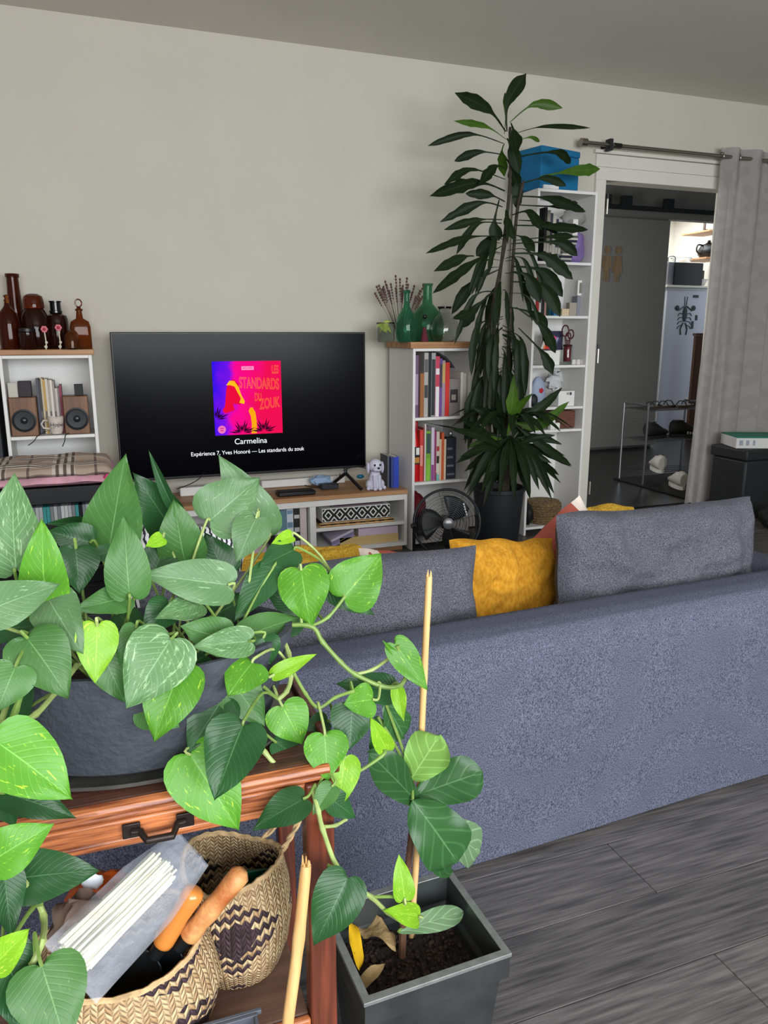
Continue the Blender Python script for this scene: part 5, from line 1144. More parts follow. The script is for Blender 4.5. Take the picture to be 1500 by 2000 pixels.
box('frame', (at(1377, 440, 7.8).x, 7.8, sh+.001), (at(1400, 440, 7.8).x, 7.83, pz(1385, 434, 7.8)), plain((70, 56, 46)), t_); box('picture', (at(1379, 440, 7.8).x, 7.795, sh+.012), (at(1397, 440, 7.8).x, 7.799, pz(1385, 434, 7.8)-.01), plain((190, 190, 188)), t_, bev=0)
bd = thing('wooden_board', 'dark brown wooden panel leaning in front of the fridge', 'board', (6.15, 7.2, 0))
w0, w1 = at(1347, 800, 7.2).x, at(1385, 800, 7.2).x
MB().box((w0, 7.2, .0), (w1, 7.24, pz(1360, 656, 7.2))).build('panel', wood('dark brown board', (96, 60, 36), (66, 38, 22), .5, 4, 'Z'), bd, bev=.004)
box('cap_rail', (w0-.01, 7.19, pz(1360, 656, 7.2)+.001), (w1+.01, 7.25, pz(1360, 656, 7.2)+.03), M_topw, bd)

#@FOREGROUND
# ================================================================ WOODEN SIDE STAND
ST = V((.242, .832, 0)); STR = R(-1)
stand = thing('side_stand', 'varnished wooden side stand with a drawer and lower shelf', 'side table', ST, STR)
def sb(n, a, b, m, bev=.003): return box(n, a, b, m, stand, local=True, bev=bev)
SW = .62; SD = .235; TT = .708
sb('table_top', (-SW, .0, TT-.022), (0, SD, TT), M_topw, .005)
mb = MB(); prof = [(-.0005, TT+.001), (-.010, TT-.002), (-.012, TT-.007), (-.010, TT-.011), (-.004, TT-.013), (-.007, TT-.016), (-.007, TT-.020), (-.0005, TT-.021)]
mb.v = []; n = len(prof)
mb.add([V((-SW, y, z)) for y, z in prof]+[V((-.004, y, z)) for y, z in prof], [tuple(range(n)), tuple(range(n, 2*n))]+[(i, (i+1) % n, (i+1) % n+n, i+n) for i in range(n)])
mb.build('front_moulding', M_orange, stand, local=True, smooth=0, bev=.001)
sb('drawer_rail', (-SW, -.004, TT-.059), (-.02, .014, TT-.0475), M_orange)
dw_ = sb('drawer_front', (-SW+.02, -.006, TT-.0468), (-.022, .0005, TT-.0225), M_orange)
hm = mat('dark iron handle', (52, 44, 42), .45, .7, var=.3, vscale=60)
hx = (at(310, 1608, .825).x-ST.x); hz = TT-.035
mb = MB()
for s_ in (-1, 1): mb.box((hx+s_*.030-.010, -.012, hz-.009), (hx+s_*.030+.010, -.0085, hz+.009))
P = [(hx-.03, -.013, hz), (hx-.02, -.016, hz), (hx-.014, -.03, hz-.004), (hx+.014, -.03, hz-.004), (hx+.02, -.016, hz), (hx+.03, -.013, hz)]
mb.tube(P, .0048, 8); mb.build('drawer_handle', hm, dw_, local=True, bev=.001)
sb('side_apron', (-.016, .017, TT-.059), (-.004, SD-.027, TT-.023), M_mahog)
sb('side_rail', (.001, -.0, TT-.02), (.012, SD+.0, TT+.008), M_mahog)
sb('back_rail', (-SW, SD-.02, TT-.07), (-.03, SD-.006, TT-.023), M_mahog)
for a, b in (((-.036, -.012, 0), (.0, .016, TT-.022)), ((-.03, SD-.026, 0), (-.004, SD-.002, TT-.023)), ((-SW, -.012, 0), (-SW+.03, .016, TT-.036)), ((-SW, SD-.026, 0), (-SW+.026, SD-.002, TT-.023))):
    sb('leg', a, b, M_mahog, .003)
shw = wood('worn brown shelf board', (122, 92, 76), (84, 60, 50), .5, 5, 'X')
sb('lower_shelf', (-SW+.031, .0, .318), (-.0365, SD-.028, .339), shw)
sb('shelf_edge', (-SW+.031, -.012, .315), (-.0365, -.0005, .34), M_orange)

# ================================================================ POTHOS
PC = V((.035, .955, TT+.011))
sau = lathe('saucer', [(.001, TT+.001), (.9, TT+.001), (1.0, TT+.008), (1.02, TT+.014), (1.0, TT+.0135), (.9, TT+.004), (.001, TT+.003)], (0, 0, 0), mat('dull silver plate', (150, 150, 146), .35, .8, var=.3, vscale=30), None, n=48, ax=.186, ay=.111)
for v in sau.data.vertices: v.co.x += PC.x; v.co.y += PC.y
tag(sau, 'oval silver-edged plate under the dark oval pot', 'plate')
for v in sau.data.vertices: pass
poth = thing('potted_pothos', 'trailing green pothos in large dark oval pot on the wooden stand', 'plant', PC)
pa, pb_ = .19, .115; PH = .135
prof = [(.001, 0), (.76, 0), (.80, .004), (.93, .07), (1.0, PH-.006), (1.0, PH), (.95, PH), (.94, PH-.01), (.86, PH-.03)]
mb = MB(); mb.lathe([(r, z) for r, z in prof], PC, 56, 0, pa, pb_); mb.f.pop(); mb.mi.pop(); mb.build('pot', M_stone, poth)
mb = MB(); mb.lathe([(.9*1, PH-.025), (.5, PH-.018), (.001, PH-.015)], PC, 40, 0, pa, pb_); mb.build('soil', M_soil, poth)
HO = [(0, 0), (-.07, .09), (-.095, .19), (-.08, .30), (-.03, .40), (.06, .47), (.18, .50), (.32, .485), (.46, .43), (.60, .345), (.73, .245), (.84, .145), (.92, .07), (.97, .022), (1, 0)]
HM = [0, .012, .03, .06, .10, .16, .24, .34, .45, .57, .69, .80, .89, .95, 1]
OV = [(0, 0), (.01, .05), (.04, .12), (.10, .20), (.18, .28), (.28, .36), (.40, .43), (.53, .48), (.66, .50), (.78, .47), (.87, .39), (.94, .26), (.98, .12), (.995, .04), (1, 0)]
OM = [0, .02, .05, .10, .17, .26, .37, .49, .60, .71, .80, .88, .94, .975, 1]
def leaf(base, tip, W_, nrm, m, parent, fold=.12, curl=.10, wave=.03, seed=0, outl=HO, midl=HM, name='leaf', cup=0):
    base = V(base); tip = V(tip); d = tip-base; Lg = d.length; d.normalize()
    s_ = d.cross(nrm).normalized(); nn = s_.cross(d).normalized()
    mb = MB(); NC = 6
    for i, (oa, ow) in enumerate(outl):
        for j in range(-NC, NC+1):
            t = abs(j)/NC; sg = 1 if j >= 0 else -1
            al = midl[i]*(1-t**1.3)+oa*t**1.3; wd = ow*2*t*W_*.5
            zz = fold*wd*1.0-cup*wd*wd/(W_*.5)*1.2-curl*Lg*(al-.35)**2*1.4+wave*W_*sin(al*9+seed+sg)*t*t*t+.018*W_*noise.noise(V((al*4, sg*t*3, seed)))
            mb.v.append(base+d*(al*Lg)+s_*(sg*wd)+nn*zz); mb.uv[len(mb.v)-1] = (max(0, al), .5+.5*sg*t)
    K = 2*NC+1
    for i in range(len(outl)-1):
        for j in range(K-1): a = i*K+j; mb.f.append([a, a+1, a+K+1, a+K]); mb.mi.append(0)
    return mb.build(name, m, parent, smooth=80, recalc=False)
# base x, base y, tip x, tip y, width px, kind, depth of base, depth of tip, facing tweak (x, z), fold
PL_ = [
 (212,1078,244,888,104,'g',1.00,.98,0,0),(30,1112,20,923,104,'v',.86,.88,0,0),(88,1186,80,1011,86,'b',.84,.84,0,0),(252,1160,241,1005,80,'g',.86,.88,0,0),
 (333,1030,263,924,80,'d',1.06,1.04,0,0),(337,990,289,880,20,'d',1.04,1.04,0,0),(360,1096,338,976,86,'g',1.0,1.0,0,0),
 (520,1042,430,888,84,'p',1.04,1.04,0,0),(410,1016,508,932,104,'p',.99,.99,0,0),(500,1012,462,1096,68,'p',.97,.95,0,0),(574,1074,506,1106,62,'d',1.0,.98,0,0),
 (570,1046,530,1062,26,'l',1.02,1.0,0,0),(446,1142,275,1120,84,'p',.92,.90,0,0),(532,1110,457,1214,60,'d',.98,.95,0,0),(478,1242,594,1200,60,'g',.92,.95,0,0),
 (672,1166,746,1080,96,'b',.95,.96,0,0),(588,1114,606,1226,94,'b',.95,.92,0,0),(640,1138,734,1202,56,'d',.99,.98,0,0),(582,1192,516,1148,44,'d',1.0,1.02,0,0),
 (-35,1196,118,1138,84,'p',.78,.80,0,0),(-20,1230,80,1222,52,'d',.86,.84,0,0),(92,1166,158,1276,88,'p',.84,.80,0,0),(148,1072,156,1160,78,'d',.92,.90,0,0),
 (176,1060,92,1036,62,'d',.98,.98,0,0),(220,1076,163,1092,32,'d',.95,.94,0,0),(250,1166,144,1190,56,'g',.88,.86,0,0),(318,1050,284,1068,28,'l',1.0,.98,0,0),
 (390,1180,304,1206,52,'v',.92,.88,0,0),(165,1022,90,1022,22,'d',1.05,1.03,0,0),(190,1222,186,1336,74,'l',.82,.80,0,0),(54,1246,136,1362,108,'g',.80,.77,0,0),
 (30,1302,-8,1392,84,'g',.78,.76,0,0),(334,1248,246,1384,124,'v',.83,.80,0,0),(266,1226,236,1312,50,'g',.86,.84,0,0),(352,1304,297,1452,106,'b',.83,.80,0,0),
 (282,1376,352,1420,74,'g',.85,.83,0,0),(196,1268,246,1374,74,'g',.85,.83,0,0),(446,1250,352,1222,72,'g',.88,.87,0,0),(486,1252,374,1264,58,'v',.86,.84,0,0),
 (514,1246,530,1300,56,'d',.89,.88,0,0),(492,1294,444,1358,84,'b',.85,.83,0,0),(536,1317,619,1275,30,'l',.86,.86,0,0),(446,1322,518,1420,82,'g',.87,.84,0,0),
 (434,1366,366,1472,88,'d',.86,.83,0,0),(474,1416,417,1564,112,'d',.79,.76,0,0),(372,1474,468,1625,124,'b',.83,.79,0,0),(552,1380,592,1456,78,'b',.88,.86,0,0),
 (640,1408,590,1424,40,'d',.92,.91,0,0),(634,1436,640,1527,80,'b',.84,.82,0,0),(672,1482,662,1581,62,'l',.84,.82,0,0),(688,1380,682,1466,76,'d',.88,.86,0,0),
 (728,1366,672,1374,62,'b',.87,.87,0,0),(766,1348,656,1332,58,'d',.90,.92,0,0),(776,1345,788,1410,28,'l',.88,.86,0,0),(756,1466,724,1402,36,'l',.86,.86,0,0),
 (772,1258,837,1350,52,'b',.88,.86,0,0),(780,1286,746,1250,12,'b',.88,.88,0,0),(592,1560,492,1618,66,'d',.80,.79,0,0),(648,1536,610,1592,40,'g',.81,.80,0,0),
 (644,1558,696,1598,46,'d',.82,.82,0,0),(540,1450,612,1502,50,'d',.88,.87,0,0),(-6,1448,145,1561,128,'b',.70,.68,0,0),(10,1548,152,1596,62,'d',.74,.73,0,0),
 (-14,1680,102,1610,86,'b',.66,.66,0,0),(24,1716,197,1697,92,'d',.70,.70,0,0),(-12,1886,58,1814,62,'l',.62,.62,0,0),(82,1888,132,2050,132,'g',.64,.60,0,0),
 (8,1700,22,1832,64,'d',.68,.66,0,0),(10,1858,60,2030,96,'d',.66,.62,0,0),(678,1716,612,1852,92,'d',.76,.74,0,0),(790,1754,779,1668,40,'l',.82,.84,0,0),(818,1790,756,1778,42,'l',.84,.82,0,0),
 # partly hidden leaves that close the crown
 (300,1120,330,1040,70,'d',1.0,1.02,0,0),(20,1020,-20,960,70,'d',1.0,1.0,0,0),(420,1200,500,1160,60,'d',1.0,1.0,0,0),(60,1200,10,1150,60,'d',.95,.95,0,0),(330,1180,280,1240,60,'d',.92,.9,0,0),
 (150,1210,110,1300,60,'d',.92,.88,0,0),(400,1280,330,1330,64,'d',.9,.88,0,0),(20,1420,60,1330,60,'d',.86,.84,0,0),(440,1120,400,1040,70,'d',1.02,1.04,0,0),(230,1200,300,1250,54,'d',.95,.9,0,0),
 (-10,1520,30,1620,60,'d',.76,.75,0,0),(560,1230,620,1170,40,'d',1.0,1.0,0,0),(40,1250,110,1200,50,'d',.95,.95,0,0),(120,1130,60,1060,56,'d',.97,.98,0,0)]
# vines (frame position and depth)
VN = [[(520,1225,.95),(604,1222,.93),(630,1254,.92),(666,1294,.91),(694,1317,.90),(745,1340,.89),(781,1339,.88),(795,1312,.88),(784,1290,.88),(775,1260,.88)],
      [(694,1317,.90),(727,1308,.90),(759,1286,.89),(772,1270,.88)],[(604,1224,.93),(640,1206,.94),(673,1166,.95)],
      [(548,1240,.93),(564,1276,.90),(568,1322,.88),(560,1350,.88),(543,1366,.88)],[(574,1315,.88),(597,1355,.87),(622,1382,.87),(655,1362,.87),(690,1350,.88)],
      [(500,1440,.88),(518,1470,.86),(550,1502,.85),(601,1517,.84),(626,1506,.84)],[(660,1512,.85),(694,1510,.85),(745,1477,.86),(752,1464,.86)],
      [(610,1500,.85),(612,1545,.82),(622,1585,.80),(630,1618,.80),(657,1691,.79),(690,1730,.80),(725,1752,.82),(757,1782,.84),(785,1800,.86)],
      [(725,1752,.82),(770,1751,.83),(788,1753,.83)],[(628,1615,.80),(655,1612,.81),(676,1600,.82)],[(640,1690,.79),(660,1700,.78),(676,1716,.765)],
      [(150,1300,.86),(110,1350,.82),(70,1395,.78),(35,1410,.76),(-10,1412,.74)],[(90,1230,.88),(55,1300,.80),(30,1390,.76),(0,1440,.72)],[(40,1250,.88),(20,1350,.8),(-20,1500,.72),(-10,1640,.68),(60,1740,.70),(85,1790,.70),(82,1840,.66),(62,1885,.65)],
      [(25,1830,.66),(62,1775,.69),(80,1765,.70)]]
vpts = []
for k, vn in enumerate(VN):
    P = spline([at(x, y, d) for x, y, d in vn], 5); vpts += P
    r0 = .0030 if k in (0, 3, 5, 7, 11, 12, 13) else .0022
    tube('vine', P, [r0*(1.25 if i % 5 == 0 else 1) for i in range(len(P))], M_stemp if k % 2 else M_stem, poth, n=8)
random.seed(4)
soilp = [PC+V((cos(a)*pa*r, sin(a)*pb_*r, PH-.02)) for a in [k*.7 for k in range(9)] for r in (.3, .65)]
for k, (bx, by, tx, ty, wp, kd, db, dt, fx, fz) in enumerate(PL_):
    b_ = at(bx, by, db); t__ = at(tx, ty, dt); mid = (b_+t__)/2
    nv = (V((0, 0, H))-mid).normalized()+V((random.uniform(-.3, .3), 0, .25+random.uniform(-.15, .2)))
    dist = (mid-V((0, 0, H))).dot(FW)
    W_ = wp/FPX*dist*1.12
    edge = wp < 24
    leaf(b_, t__, W_, nv.normalized(), LM[kd], poth, fold=random.uniform(-.02, .22) if not edge else .8, curl=random.uniform(.02, .22), wave=.05, seed=k*1.7)
    # petiole to the nearest vine point or the soil
    up_ = by < 1290 and bx < 540
    cand = soilp if up_ else vpts
    q_ = min(cand, key=lambda p: (p-b_).length+(.0 if up_ else .0)) if not up_ else random.choice(sorted(soilp, key=lambda p: (p-b_).length)[:5])
    if (q_-b_).length > .012 and (q_-b_).length < .42:
        dl = (b_-t__).normalized(); m_ = (b_+q_)/2+dl*.012+V((0, .012, .0 if up_ else .006))
        tube('petiole', spline([b_+V((0, 0, 0)), b_+dl*.008, m_, q_], 4), .0018, M_stemp if kd in 'blp' else M_stem, poth, n=6)

# ================================================================ ZINC PLANTER WITH FIDDLE-LEAF FIG
RZ = .298
P4 = [onz(705, 1963, RZ), onz(1000, 1861, RZ), onz(884, 1695, RZ)]; P4.append(P4[0]+P4[2]-P4[1])
pc = sum(P4, V())/4; ex = (P4[1]-P4[0]).normalized(); prz = math.atan2(ex.y, ex.x); pw = .244; pd_ = .208
fig = thing('potted_fig', 'young fiddle-leaf fig in a square zinc planter on the floor', 'plant', (pc.x, pc.y, 0), prz)
def ring(mb, prof, close=False):
    k = len(prof)
    for a, b, z in prof:
        mb.v += [V((-a, -b, z)), V((a, -b, z)), V((a, b, z)), V((-a, b, z))]
    for i in range(k-1):
        for j in range(4): mb.f.append([i*4+j, i*4+(j+1) % 4, (i+1)*4+(j+1) % 4, (i+1)*4+j]); mb.mi.append(0)
a, b = pw/2, pd_/2
mb = MB(); ring(mb, [(a*.70, b*.70, .001), (a*.72, b*.72, .003), (a*.90, b*.90, RZ-.045), (a*.985, b*.985, RZ-.045), (a*.985, b*.985, RZ-.004)]); mb.f.append([0, 3, 2, 1]); mb.mi.append(0)
mb.build('planter_body', M_zinc, fig, local=True, smooth=0, bev=.001)
mb = MB(); ring(mb, [(a, b, RZ-.006), (a, b, RZ), (a*.90, b*.88, RZ), (a*.90, b*.88, RZ-.006)]); mb.build('planter_rim', M_zincrim, fig, local=True, smooth=0, bev=.0008)
mb = MB(); ring(mb, [(a*.90, b*.88, RZ-.001), (a*.88, b*.86, RZ-.05), (a*.84, b*.82, RZ-.06), (a*.80, b*.78, RZ-.12)]); mb.build('inner_liner', mat('dark inner liner', (72, 76, 76), .3, .4, var=.2), fig, local=True, smooth=0)
mb = MB(); 
def soilf(u, v):
    x = (u-.5)*2*a*.85; y = (v-.5)*2*b*.83; return (x, y, RZ-.075+.012*noise.noise(V((x*30, y*30, 1)))+.008*noise.noise(V((x*90, y*90, 4)))+.004*noise.noise(V((x*200, y*200, 4))))
mb.grid(soilf, 60, 60); mb.build('soil', M_soil, fig, local=True, smooth=0)
mb = MB(); random.seed(9)
for k in range(420):
    x = random.uniform(-1, 1)*a*.8; y = random.uniform(-1, 1)*b*.78; r = random.uniform(.0015, .0045)
    z = RZ-.072+.012*noise.noise(V((x*30, y*30, 1)))
    mb.ball((x, y, z), r, 5, sx=random.uniform(.7, 1.4), sy=random.uniform(.6, 1.2), sz=.7)
tag(mb.build('soil_crumbs', mat('soil crumbs', (66, 50, 44), 1, var=.6, vscale=140), fig, local=True, smooth=0), kind='stuff')
sz_ = RZ-.07
stem0 = onz(785, 1868, sz_); YS = stem0.y
stp = [stem0, at(788, 1800, YS), at(797, 1690, YS+.01), at(806, 1600, YS+.01), at(805, 1520, YS+.01)]
tube('trunk', spline(stp, 5), [.0065]*6+[.0055]*8+[.005]*7, mat('brown fig bark', (96, 66, 48), .8, var=.3, vscale=50), fig)
for (bx, by, tx, ty, wp, kd, db, dt) in [(804,1520,857,1438,92,'y',YS,YS-.02),(818,1570,728,1474,74,'d',YS-.01,YS-.02),(812,1553,944,1506,88,'d',YS,YS-.02),(806,1562,900,1690,118,'d',YS-.02,YS-.05),
        (850,1610,948,1668,84,'p',YS+.02,YS+.04),(752,1372,792,1442,62,'d',YS+.02,YS+.02),(738,1400,748,1480,50,'d',YS+.02,YS+.03),(778,1820,908,1778,44,'p',YS-.01,YS+.0),(815,1640,890,1700,60,'d',YS+.03,YS+.05)]:
    b_ = at(bx, by, db); t__ = at(tx, ty, dt); mid = (b_+t__)/2; dist = (mid-V((0, 0, H))).dot(FW)
    leaf(b_, t__, wp/FPX*dist, ((V((0, 0, H))-mid).normalized()+V((.1, 0, .2))).normalized(), FM[kd], fig, fold=.06, curl=.12, wave=.09, seed=bx, outl=OV, midl=OM)
    q_ = min(spline(stp, 5), key=lambda p: (p-b_).length)
    if (q_-b_).length > .01: tube('petiole', spline([b_, (b_+q_)/2+V((0, 0, .004)), q_], 3), .0025, M_stem, fig, n=6)
tan_ = mat('dried leaf', (176, 148, 104), .85, var=.3, vscale=40, bump=.5, bscale=60)
for k, (bx, by, tx, ty, wp, z, m_) in enumerate([(772,1846,706,1796,52,sz_+.03,tan_),(752,1880,698,1928,26,sz_+.015,tan_),(684,1795,705,1880,26,sz_+.035,mat('yellowed leaf', (226, 180, 20), .6, var=.35, vscale=50, c2=(120, 60, 20), thresh=(.28, .36)))]):
    b_ = onz(bx, by, z); t__ = onz(tx, ty, z-.008)
    leaf(b_, t__, wp/FPX*1.2, V((.1, -.4, 1)).normalized(), m_, fig, fold=.25, curl=.3, wave=.22, seed=k*3, outl=OV, midl=OM, name='fallen_leaf')
s0 = onz(803, 1836, sz_-.01)
top_ = at(838, 1125, .985)
stick = thing('bamboo_stake', 'tall pale bamboo stake rising from the zinc planter', 'stake', s0)
def bam(pts, r, parent):
    P = spline(pts, 6); rr = [r*(1.12 if i % 9 == 4 else 1) for i in range(len(P))]; rr[-1] = r*.9
    return MB().tube(P, rr, 9).build('cane', M_bamboo, parent, smooth=50)
bam([s0, s0.lerp(top_, .35)+V((.002, 0, 0)), s0.lerp(top_, .7), top_], .0052, stick)
for k in range(4): a_ = k*1.7; tube('splinter', [top_+V((cos(a_)*.003, sin(a_)*.003, -.002)), top_+V((cos(a_)*.0035, sin(a_)*.003, .006+.003*(k % 2)))], [.0016, .0004], M_bamboo, stick, n=5)
q0 = at(598, 1690, .745); q1 = at(562, 2000, .715); q2 = q1+(q1-q0)*.55
st2 = thing('bamboo_stake', 'shorter split bamboo stake leaning before the stand leg', 'stake', q2)
bam([q2, q1, q1.lerp(q0, .45)+V((.0015, 0, 0)), q0], .0068, st2)
for k in range(5): a_ = k*1.3; tube('splinter', [q0+V((cos(a_)*.004, sin(a_)*.004, -.003)), q0+V((cos(a_)*.004, sin(a_)*.004, .005+.004*(k % 3)))], [.002, .0004], M_bamboo, st2, n=5)

# ================================================================ WOVEN BASKETS
def weave(key, nu, nv, seed, bands):
    m = mat(key, (196, 166, 120), .7); nt = m.node_tree; N = nt.nodes; L = nt.links; b = N['Principled BSDF']
    uv = N.new('ShaderNodeUVMap'); sp = N.new('ShaderNodeSeparateXYZ'); L.new(uv.outputs[0], sp.inputs[0])
    def ma(op, a, b_=0):
        n = N.new('ShaderNodeMath'); n.operation = op
        for i, v in enumerate((a, b_)):
            if isinstance(v, (int, float)): n.inputs[i].default_value = v
            else: L.new(v, n.inputs[i])
        return n.outputs[0]
    U = ma('MULTIPLY', sp.outputs[0], nu); Vv = ma('MULTIPLY', sp.outputs[1], nv)
    col_i = ma('FLOOR', U); row_f = ma('ADD', Vv, ma('MULTIPLY', ma('PINGPONG', U, 1), .9))     # chevron strands
    row_i = ma('FLOOR', row_f); rf = ma('FRACT', row_f)
    # the pattern: dark diamonds in bands plus striped zones
    du = ma('ABSOLUTE', ma('SUBTRACT', ma('FRACT', ma('ADD', ma('MULTIPLY', sp.outputs[0], bands), .31*seed)), .5)); dv = ma('ABSOLUTE', ma('SUBTRACT', ma('FRACT', ma('ADD', ma('MULTIPLY', sp.outputs[1], 1.9), .17*seed)), .5))
    dist = ma('ADD', du, dv)
    solid = ma('LESS_THAN', dist, .20); stripe = ma('MULTIPLY', ma('LESS_THAN', dist, .42), ma('LESS_THAN', ma('FRACT', ma('MULTIPLY', ma('ADD', row_i, .01), .5)), .4))
    n0 = N.new('ShaderNodeTexNoise'); n0.inputs['Scale'].default_value = 9; L.new(uv.outputs[0], n0.inputs[0])
    dark = ma('MAXIMUM', solid, stripe)
    wn = N.new('ShaderNodeTexWhiteNoise'); cx = N.new('ShaderNodeCombineXYZ'); L.new(col_i, cx.inputs[0]); L.new(row_i, cx.inputs[1]); L.new(cx.outputs[0], wn.inputs[0])
    def mix(f, a, c):
        x = N.new('ShaderNodeMix'); x.data_type = 'RGBA'
        for i, v in ((0, f), (6, a), (7, c)):
            if isinstance(v, tuple): x.inputs[i].default_value = (*srgb(v), 1)
            else: L.new(v, x.inputs[i])
        return x.outputs[2]
    straw = mix(wn.outputs[0], (208, 182, 140), (168, 134, 96)); dk = mix(wn.outputs[0], (66, 48, 56), (44, 32, 34))
    c = mix(dark, straw, dk)
    gap = ma('GREATER_THAN', ma('ABSOLUTE', ma('SUBTRACT', rf, .5)), .43); c = mix(ma('MULTIPLY', gap, .6), c, (60, 44, 34)); L.new(c, b.inputs['Base Color'])
    h = ma('SUBTRACT', 1, ma('POWER', ma('MULTIPLY', ma('ABSOLUTE', ma('SUBTRACT', rf, .5)), 2), 2)); uh = ma('SUBTRACT', 1, ma('POWER', ma('MULTIPLY', ma('ABSOLUTE', ma('SUBTRACT', ma('FRACT', U), .5)), 2), 3))
    bp = N.new('ShaderNodeBump'); bp.inputs['Strength'].default_value = .9; bp.inputs['Distance'].default_value = .003; L.new(ma('MULTIPLY', h, uh), bp.inputs['Height']); L.new(bp.outputs[0], b.inputs['Normal']); return m
def basket(label, c, r, h, m, dents, seed, ax=1, ay=1):
    t_ = thing('woven_basket', label, 'basket', c, group='woven baskets on the lower shelf'); c = V(c); n = 96; mb = MB(); k = 22
    prof = [(.02, .001), (.72, .001), (.86, .012), (1.0, .25*h), (1.06, .5*h), (1.0, .78*h), (.9, h)]
    pr = []
    for i in range(len(prof)-1):
        for j in range(4): f = j/4; pr.append((prof[i][0]*(1-f)+prof[i+1][0]*f, prof[i][1]*(1-f)+prof[i+1][1]*f))
    pr.append(prof[-1]); K = len(pr)
    for off, rev in ((0, False), (.004, True)):
        base = len(mb.v)
        for i, (rr, z) in enumerate(pr):
            for j in range(n+1):
                a_ = 2*pi*j/n; d_ = 1+.05*noise.noise(V((cos(a_)*1.2, sin(a_)*1.2, z*8+seed)))
                for (da, dep, zz, sg) in dents: d_ -= dep*math.exp(-((((a_-da+pi) % (2*pi))-pi)/.5)**2-((z-zz)/(.4*h))**2)
                zt_ = z+(z/h)*.008*sin(a_*2+seed)
                mb.v.append(c+V((cos(a_)*(rr*r*d_*ax-off), sin(a_)*(rr*r*d_*ay-off), zt_+(off if i < 3 else 0)))); mb.uv[len(mb.v)-1] = (j/n, i/K)
        for i in range(K-1):
            for j in range(n): q = base+i*(n+1)+j; mb.f.append([q, q+1, q+n+2, q+n+1] if not rev else [q, q+n+1, q+n+2, q+1]); mb.mi.append(0)
    mb.build('woven_wall', m, t_, smooth=80, recalc=False)
    rim = []
    for j in range(n+1):
        a_ = 2*pi*j/n; z = h; d_ = 1+.05*noise.noise(V((cos(a_)*1.2, sin(a_)*1.2, z*8+seed)))
        for (da, dep, zz, sg) in dents: d_ -= dep*math.exp(-((((a_-da+pi) % (2*pi))-pi)/.5)**2-((z-zz)/(.4*h))**2)
        rim.append(c+V((cos(a_)*(.9*r*d_*ax-.002), sin(a_)*(.9*r*d_*ay-.002), z+.008*sin(a_*2+seed))))
    mb = MB(); mb.tube([p+V((0, 0, .001*sin(i*1.3))) for i, p in enumerate(rim)], [.0034+.0007*(i % 3 == 0) for i in range(len(rim))], 6); mb.build('braided_rim', mat('straw', (196, 166, 122), .7, var=.35, vscale=90), t_)
    return t_, rim
SH = .3405
bk2, rim2 = basket('round woven straw and dark purple basket beside the right stand leg', (.130, .957, SH), .078, .165, weave('dark diamond weave', 74, 34, 1, 3), [(R(60), .12, .165, 1)], 3)
strm = MATS['straw']
def rope(P, parent):
    P = spline(P, 8)
    for s_ in (0, pi):
        tube('rope_strand', [p+V((cos(i*.9+s_)*.0024, sin(i*.9+s_)*.0024, 0)) for i, p in enumerate(P)], .0026, strm, parent, n=6)
rb = rim2[int(96*.97)]; rope([rb, rb+V((.02, .01, .02)), rb+V((.045, .02, .055)), rb+V((.052, .05, .06)), rb+V((.03, .06, .02)), rim2[10]], bk2)
bk1, rim1 = basket('larger woven basket at front left holding tools and sticks', (-.028, .885, SH), .118, .142, weave('purple diamond weave', 88, 30, 3, 3), [(R(200), .06, .13, 1)], 7, ax=1.0, ay=.82)
t_ = thing('seed_packet', 'dark green plastic piece standing inside the right basket', 'packet', (.14, .96, SH+.02))
MB().box((-.03, -.002, 0), (.03, .002, .15), 0, Matrix.Translation((.125, .968, SH+.012)) @ Matrix.Rotation(R(9), 4, 'Y') @ Matrix.Rotation(R(12), 4, 'X')).build('sleeve', plain((16, 62, 44), .35), t_, bev=.001)
lump('soil_bag', (.12, .94, SH+.065), (.046, .046, .05), plain((20, 22, 24), .5), t_, seed=3)
# contents of the left basket
orm = mat('orange net plastic', (214, 96, 34), .35, var=.5, vscale=30)
tag(lump('orange_packet', (at(205, 1755, .90)), (.045, .03, .035), orm, seed=9, amp=.3), 'crumpled orange packet at back of the left basket', 'packet')
tag(lump('white_tag', at(182, 1722, .88), (.012, .004, .010), plain((206, 212, 220), .4), seed=2), 'small white tag on the orange packet', 'tag')
tag(lump('clear_wrapper', at(160, 1800, .84), (.035, .03, .03), mat('clear brown wrapper', (150, 130, 120), .2, trans=.6, ior=1.1), seed=10, amp=.4), 'crumpled clear wrapper left of the bag of sticks', 'wrapper')
# clear bag of pale sticks, lying diagonally
b0 = at(140, 1898, .790); b1 = at(376, 1655, .895)
bag = thing('bag_of_sticks', 'clear plastic bag of pale wooden sticks lying across left basket', 'bag', b0)
ax_ = (b1-b0).normalized(); vw = (V((0, 0, H))-(b0+b1)/2).normalized(); sd_ = ax_.cross(vw).normalized(); up2 = sd_.cross(ax_)
if up2.dot(vw) < 0: up2 = -up2
Lb = (b1-b0).length
filmm = mat('clear plastic bag film', (210, 216, 228), .12, ior=1.2, alpha=.2, bump=.5, bscale=14)
def bagf(u, v, s_):
    a = u; t = v*2-1; w_ = .043*(1-.25*max(0, a-.6)/.4*1.2); th = .02*(1-t*t)**.5*min(1, 6*a, 6*(1-a)+.1)
    wr = .004*noise.noise(V((a*8, t*3, s_)))+.003*noise.noise(V((a*20, t*9, s_+3)))
    return b0+ax_*(a*Lb-.005)+sd_*(t*w_)+up2*(s_*(th+.001)+wr+.012)
mb = MB(); mb.grid(lambda u, v: bagf(u, v, 1), 40, 20); mb.grid(lambda u, v: bagf(u, v, -1), 40, 20); mb.build('plastic_film', filmm, bag, smooth=70, recalc=False)
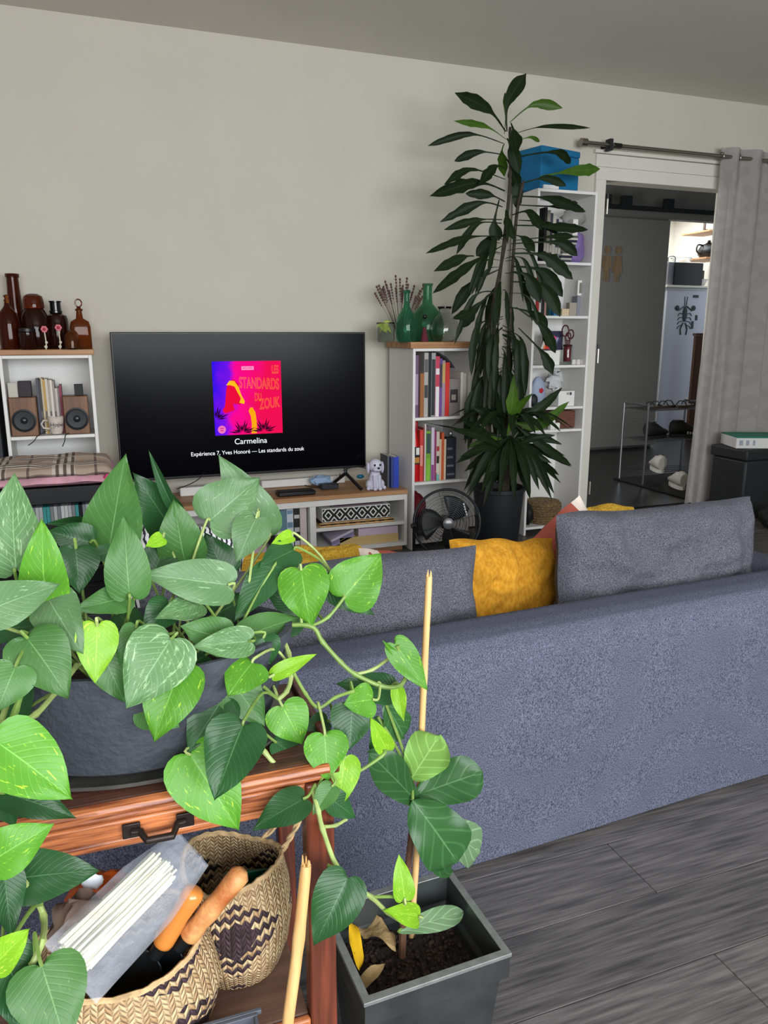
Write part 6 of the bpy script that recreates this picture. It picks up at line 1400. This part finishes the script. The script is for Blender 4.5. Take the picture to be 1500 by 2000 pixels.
stkm = mat('pale bleached sticks', (222, 222, 196), .6, var=.12, vscale=50); random.seed(2)
for k in range(80):
    t = random.uniform(-.034, .012); hgt = random.uniform(-.008, .010)*(1-(t/.045)**2)+.012; s0_ = .004+random.uniform(0, .012); e0 = Lb*(.70+random.uniform(0, .09))
    mb = MB(); p0 = b0+ax_*s0_+sd_*t+up2*hgt; p1 = b0+ax_*e0+sd_*(t*.85+random.uniform(-.004, .004))+up2*hgt
    mb.tube([p0, p1], .0020, 5); mb.build('stick', stkm, bag, smooth=0)
# two garden tools with turned wooden handles
hw = mat('orange varnished handle', (206, 128, 58), .28, var=.2, vscale=12, coat=.4); hw2 = mat('worn peeling handle', (204, 148, 92), .5, var=.5, vscale=26, c2=(168, 92, 44), thresh=(.35, .6), bump=.4, bscale=60)
irn = plain((38, 40, 42), .35, metal=.7)
for k, (hx0, hy0, hx1, hy1, mx_, my_, d0, d1, d2, hm_, lb) in enumerate(((316,1862,384,1752,250,1925,.855,.852,.875,hw,'hand tool with smooth orange varnished wooden handle'),(366,1848,476,1716,300,1915,.852,.848,.885,hw2,'hand tool with worn peeling wooden handle nearest the right basket'))):
    A = at(hx0, hy0, d0)+V((0, 0, .012)); Bp = at(hx1, hy1, d1)+V((0, 0, .012)); Cc = V((-.035+.045*k, .875, .39))
    t_ = thing('garden_tool', lb, 'tool', A, group='garden tools in the left basket')
    ln = Bp-A; r = .0135
    pr = [(0, .72), (.03, .92), (.1, 1.0), (.3, .98), (.55, .9), (.75, 1.0), (.9, 1.05), (.97, .9), (1, .5)] if k == 0 else [(0, .72), (.03, .95), (.12, 1.0), (.25, .88), (.4, 1.02), (.6, .9), (.8, 1.0), (.94, 1.0), (1, .5)]
    MB().tube([A+ln*t for t, _ in pr], [r*s_ for _, s_ in pr], 18).build('handle', hm_, t_, smooth=60)
    tube('ferrule', [A-ln.normalized()*.016, A-ln.normalized()*.0005], [.009, .0095], irn, t_, n=14)
    dd = (Cc-A); P = spline([A-ln.normalized()*.0165, A-ln.normalized()*.03+V((0, .004, -.004)), Cc], 6)
    mb = MB()
    for i, p in enumerate(P):
        f = i/(len(P)-1); wv_ = .006+.016*min(1, f*2); 
        for j in range(5): u = j/2-1; mb.v.append(p+sd_*(u*wv_)+vw*(.006*u*u*min(1, f*2)+.002))
    for i in range(len(P)-1):
        for j in range(4): q_ = i*5+j; mb.f.append([q_, q_+1, q_+6, q_+5]); mb.mi.append(0)
    mb.build('blade', irn, t_, solid=.0015, recalc=False)
# grey plastic tray on the lower shelf, its corner at the bottom of the frame
tq = onz(500, 1975, .40)
tray = thing('plastic_tray', 'dark grey plastic tray corner at the bottom before the baskets', 'tray', (tq.x-.06, tq.y-.05, .34), STR)
gm = plain((84, 88, 98), .5)
for a, b, n_ in (((-.07, .045, .0), (.06, .05, .06), 'tray_wall'), ((.055, -.09, 0), (.06, .0445, .06), 'tray_wall'), ((-.07, -.09, 0), (-.065, .0445, .06), 'tray_wall'), ((-.0645, -.09, .0), (.0545, -.085, .06), 'tray_wall'), ((-.0645, -.0845, .0), (.0545, .0445, .004), 'tray_base')):
    box(n_, a, b, gm, tray, local=True, bev=.001)
box('tray_lip', (-.074, .0505, .054), (.066, .056, .06), gm, tray, local=True, bev=.001)
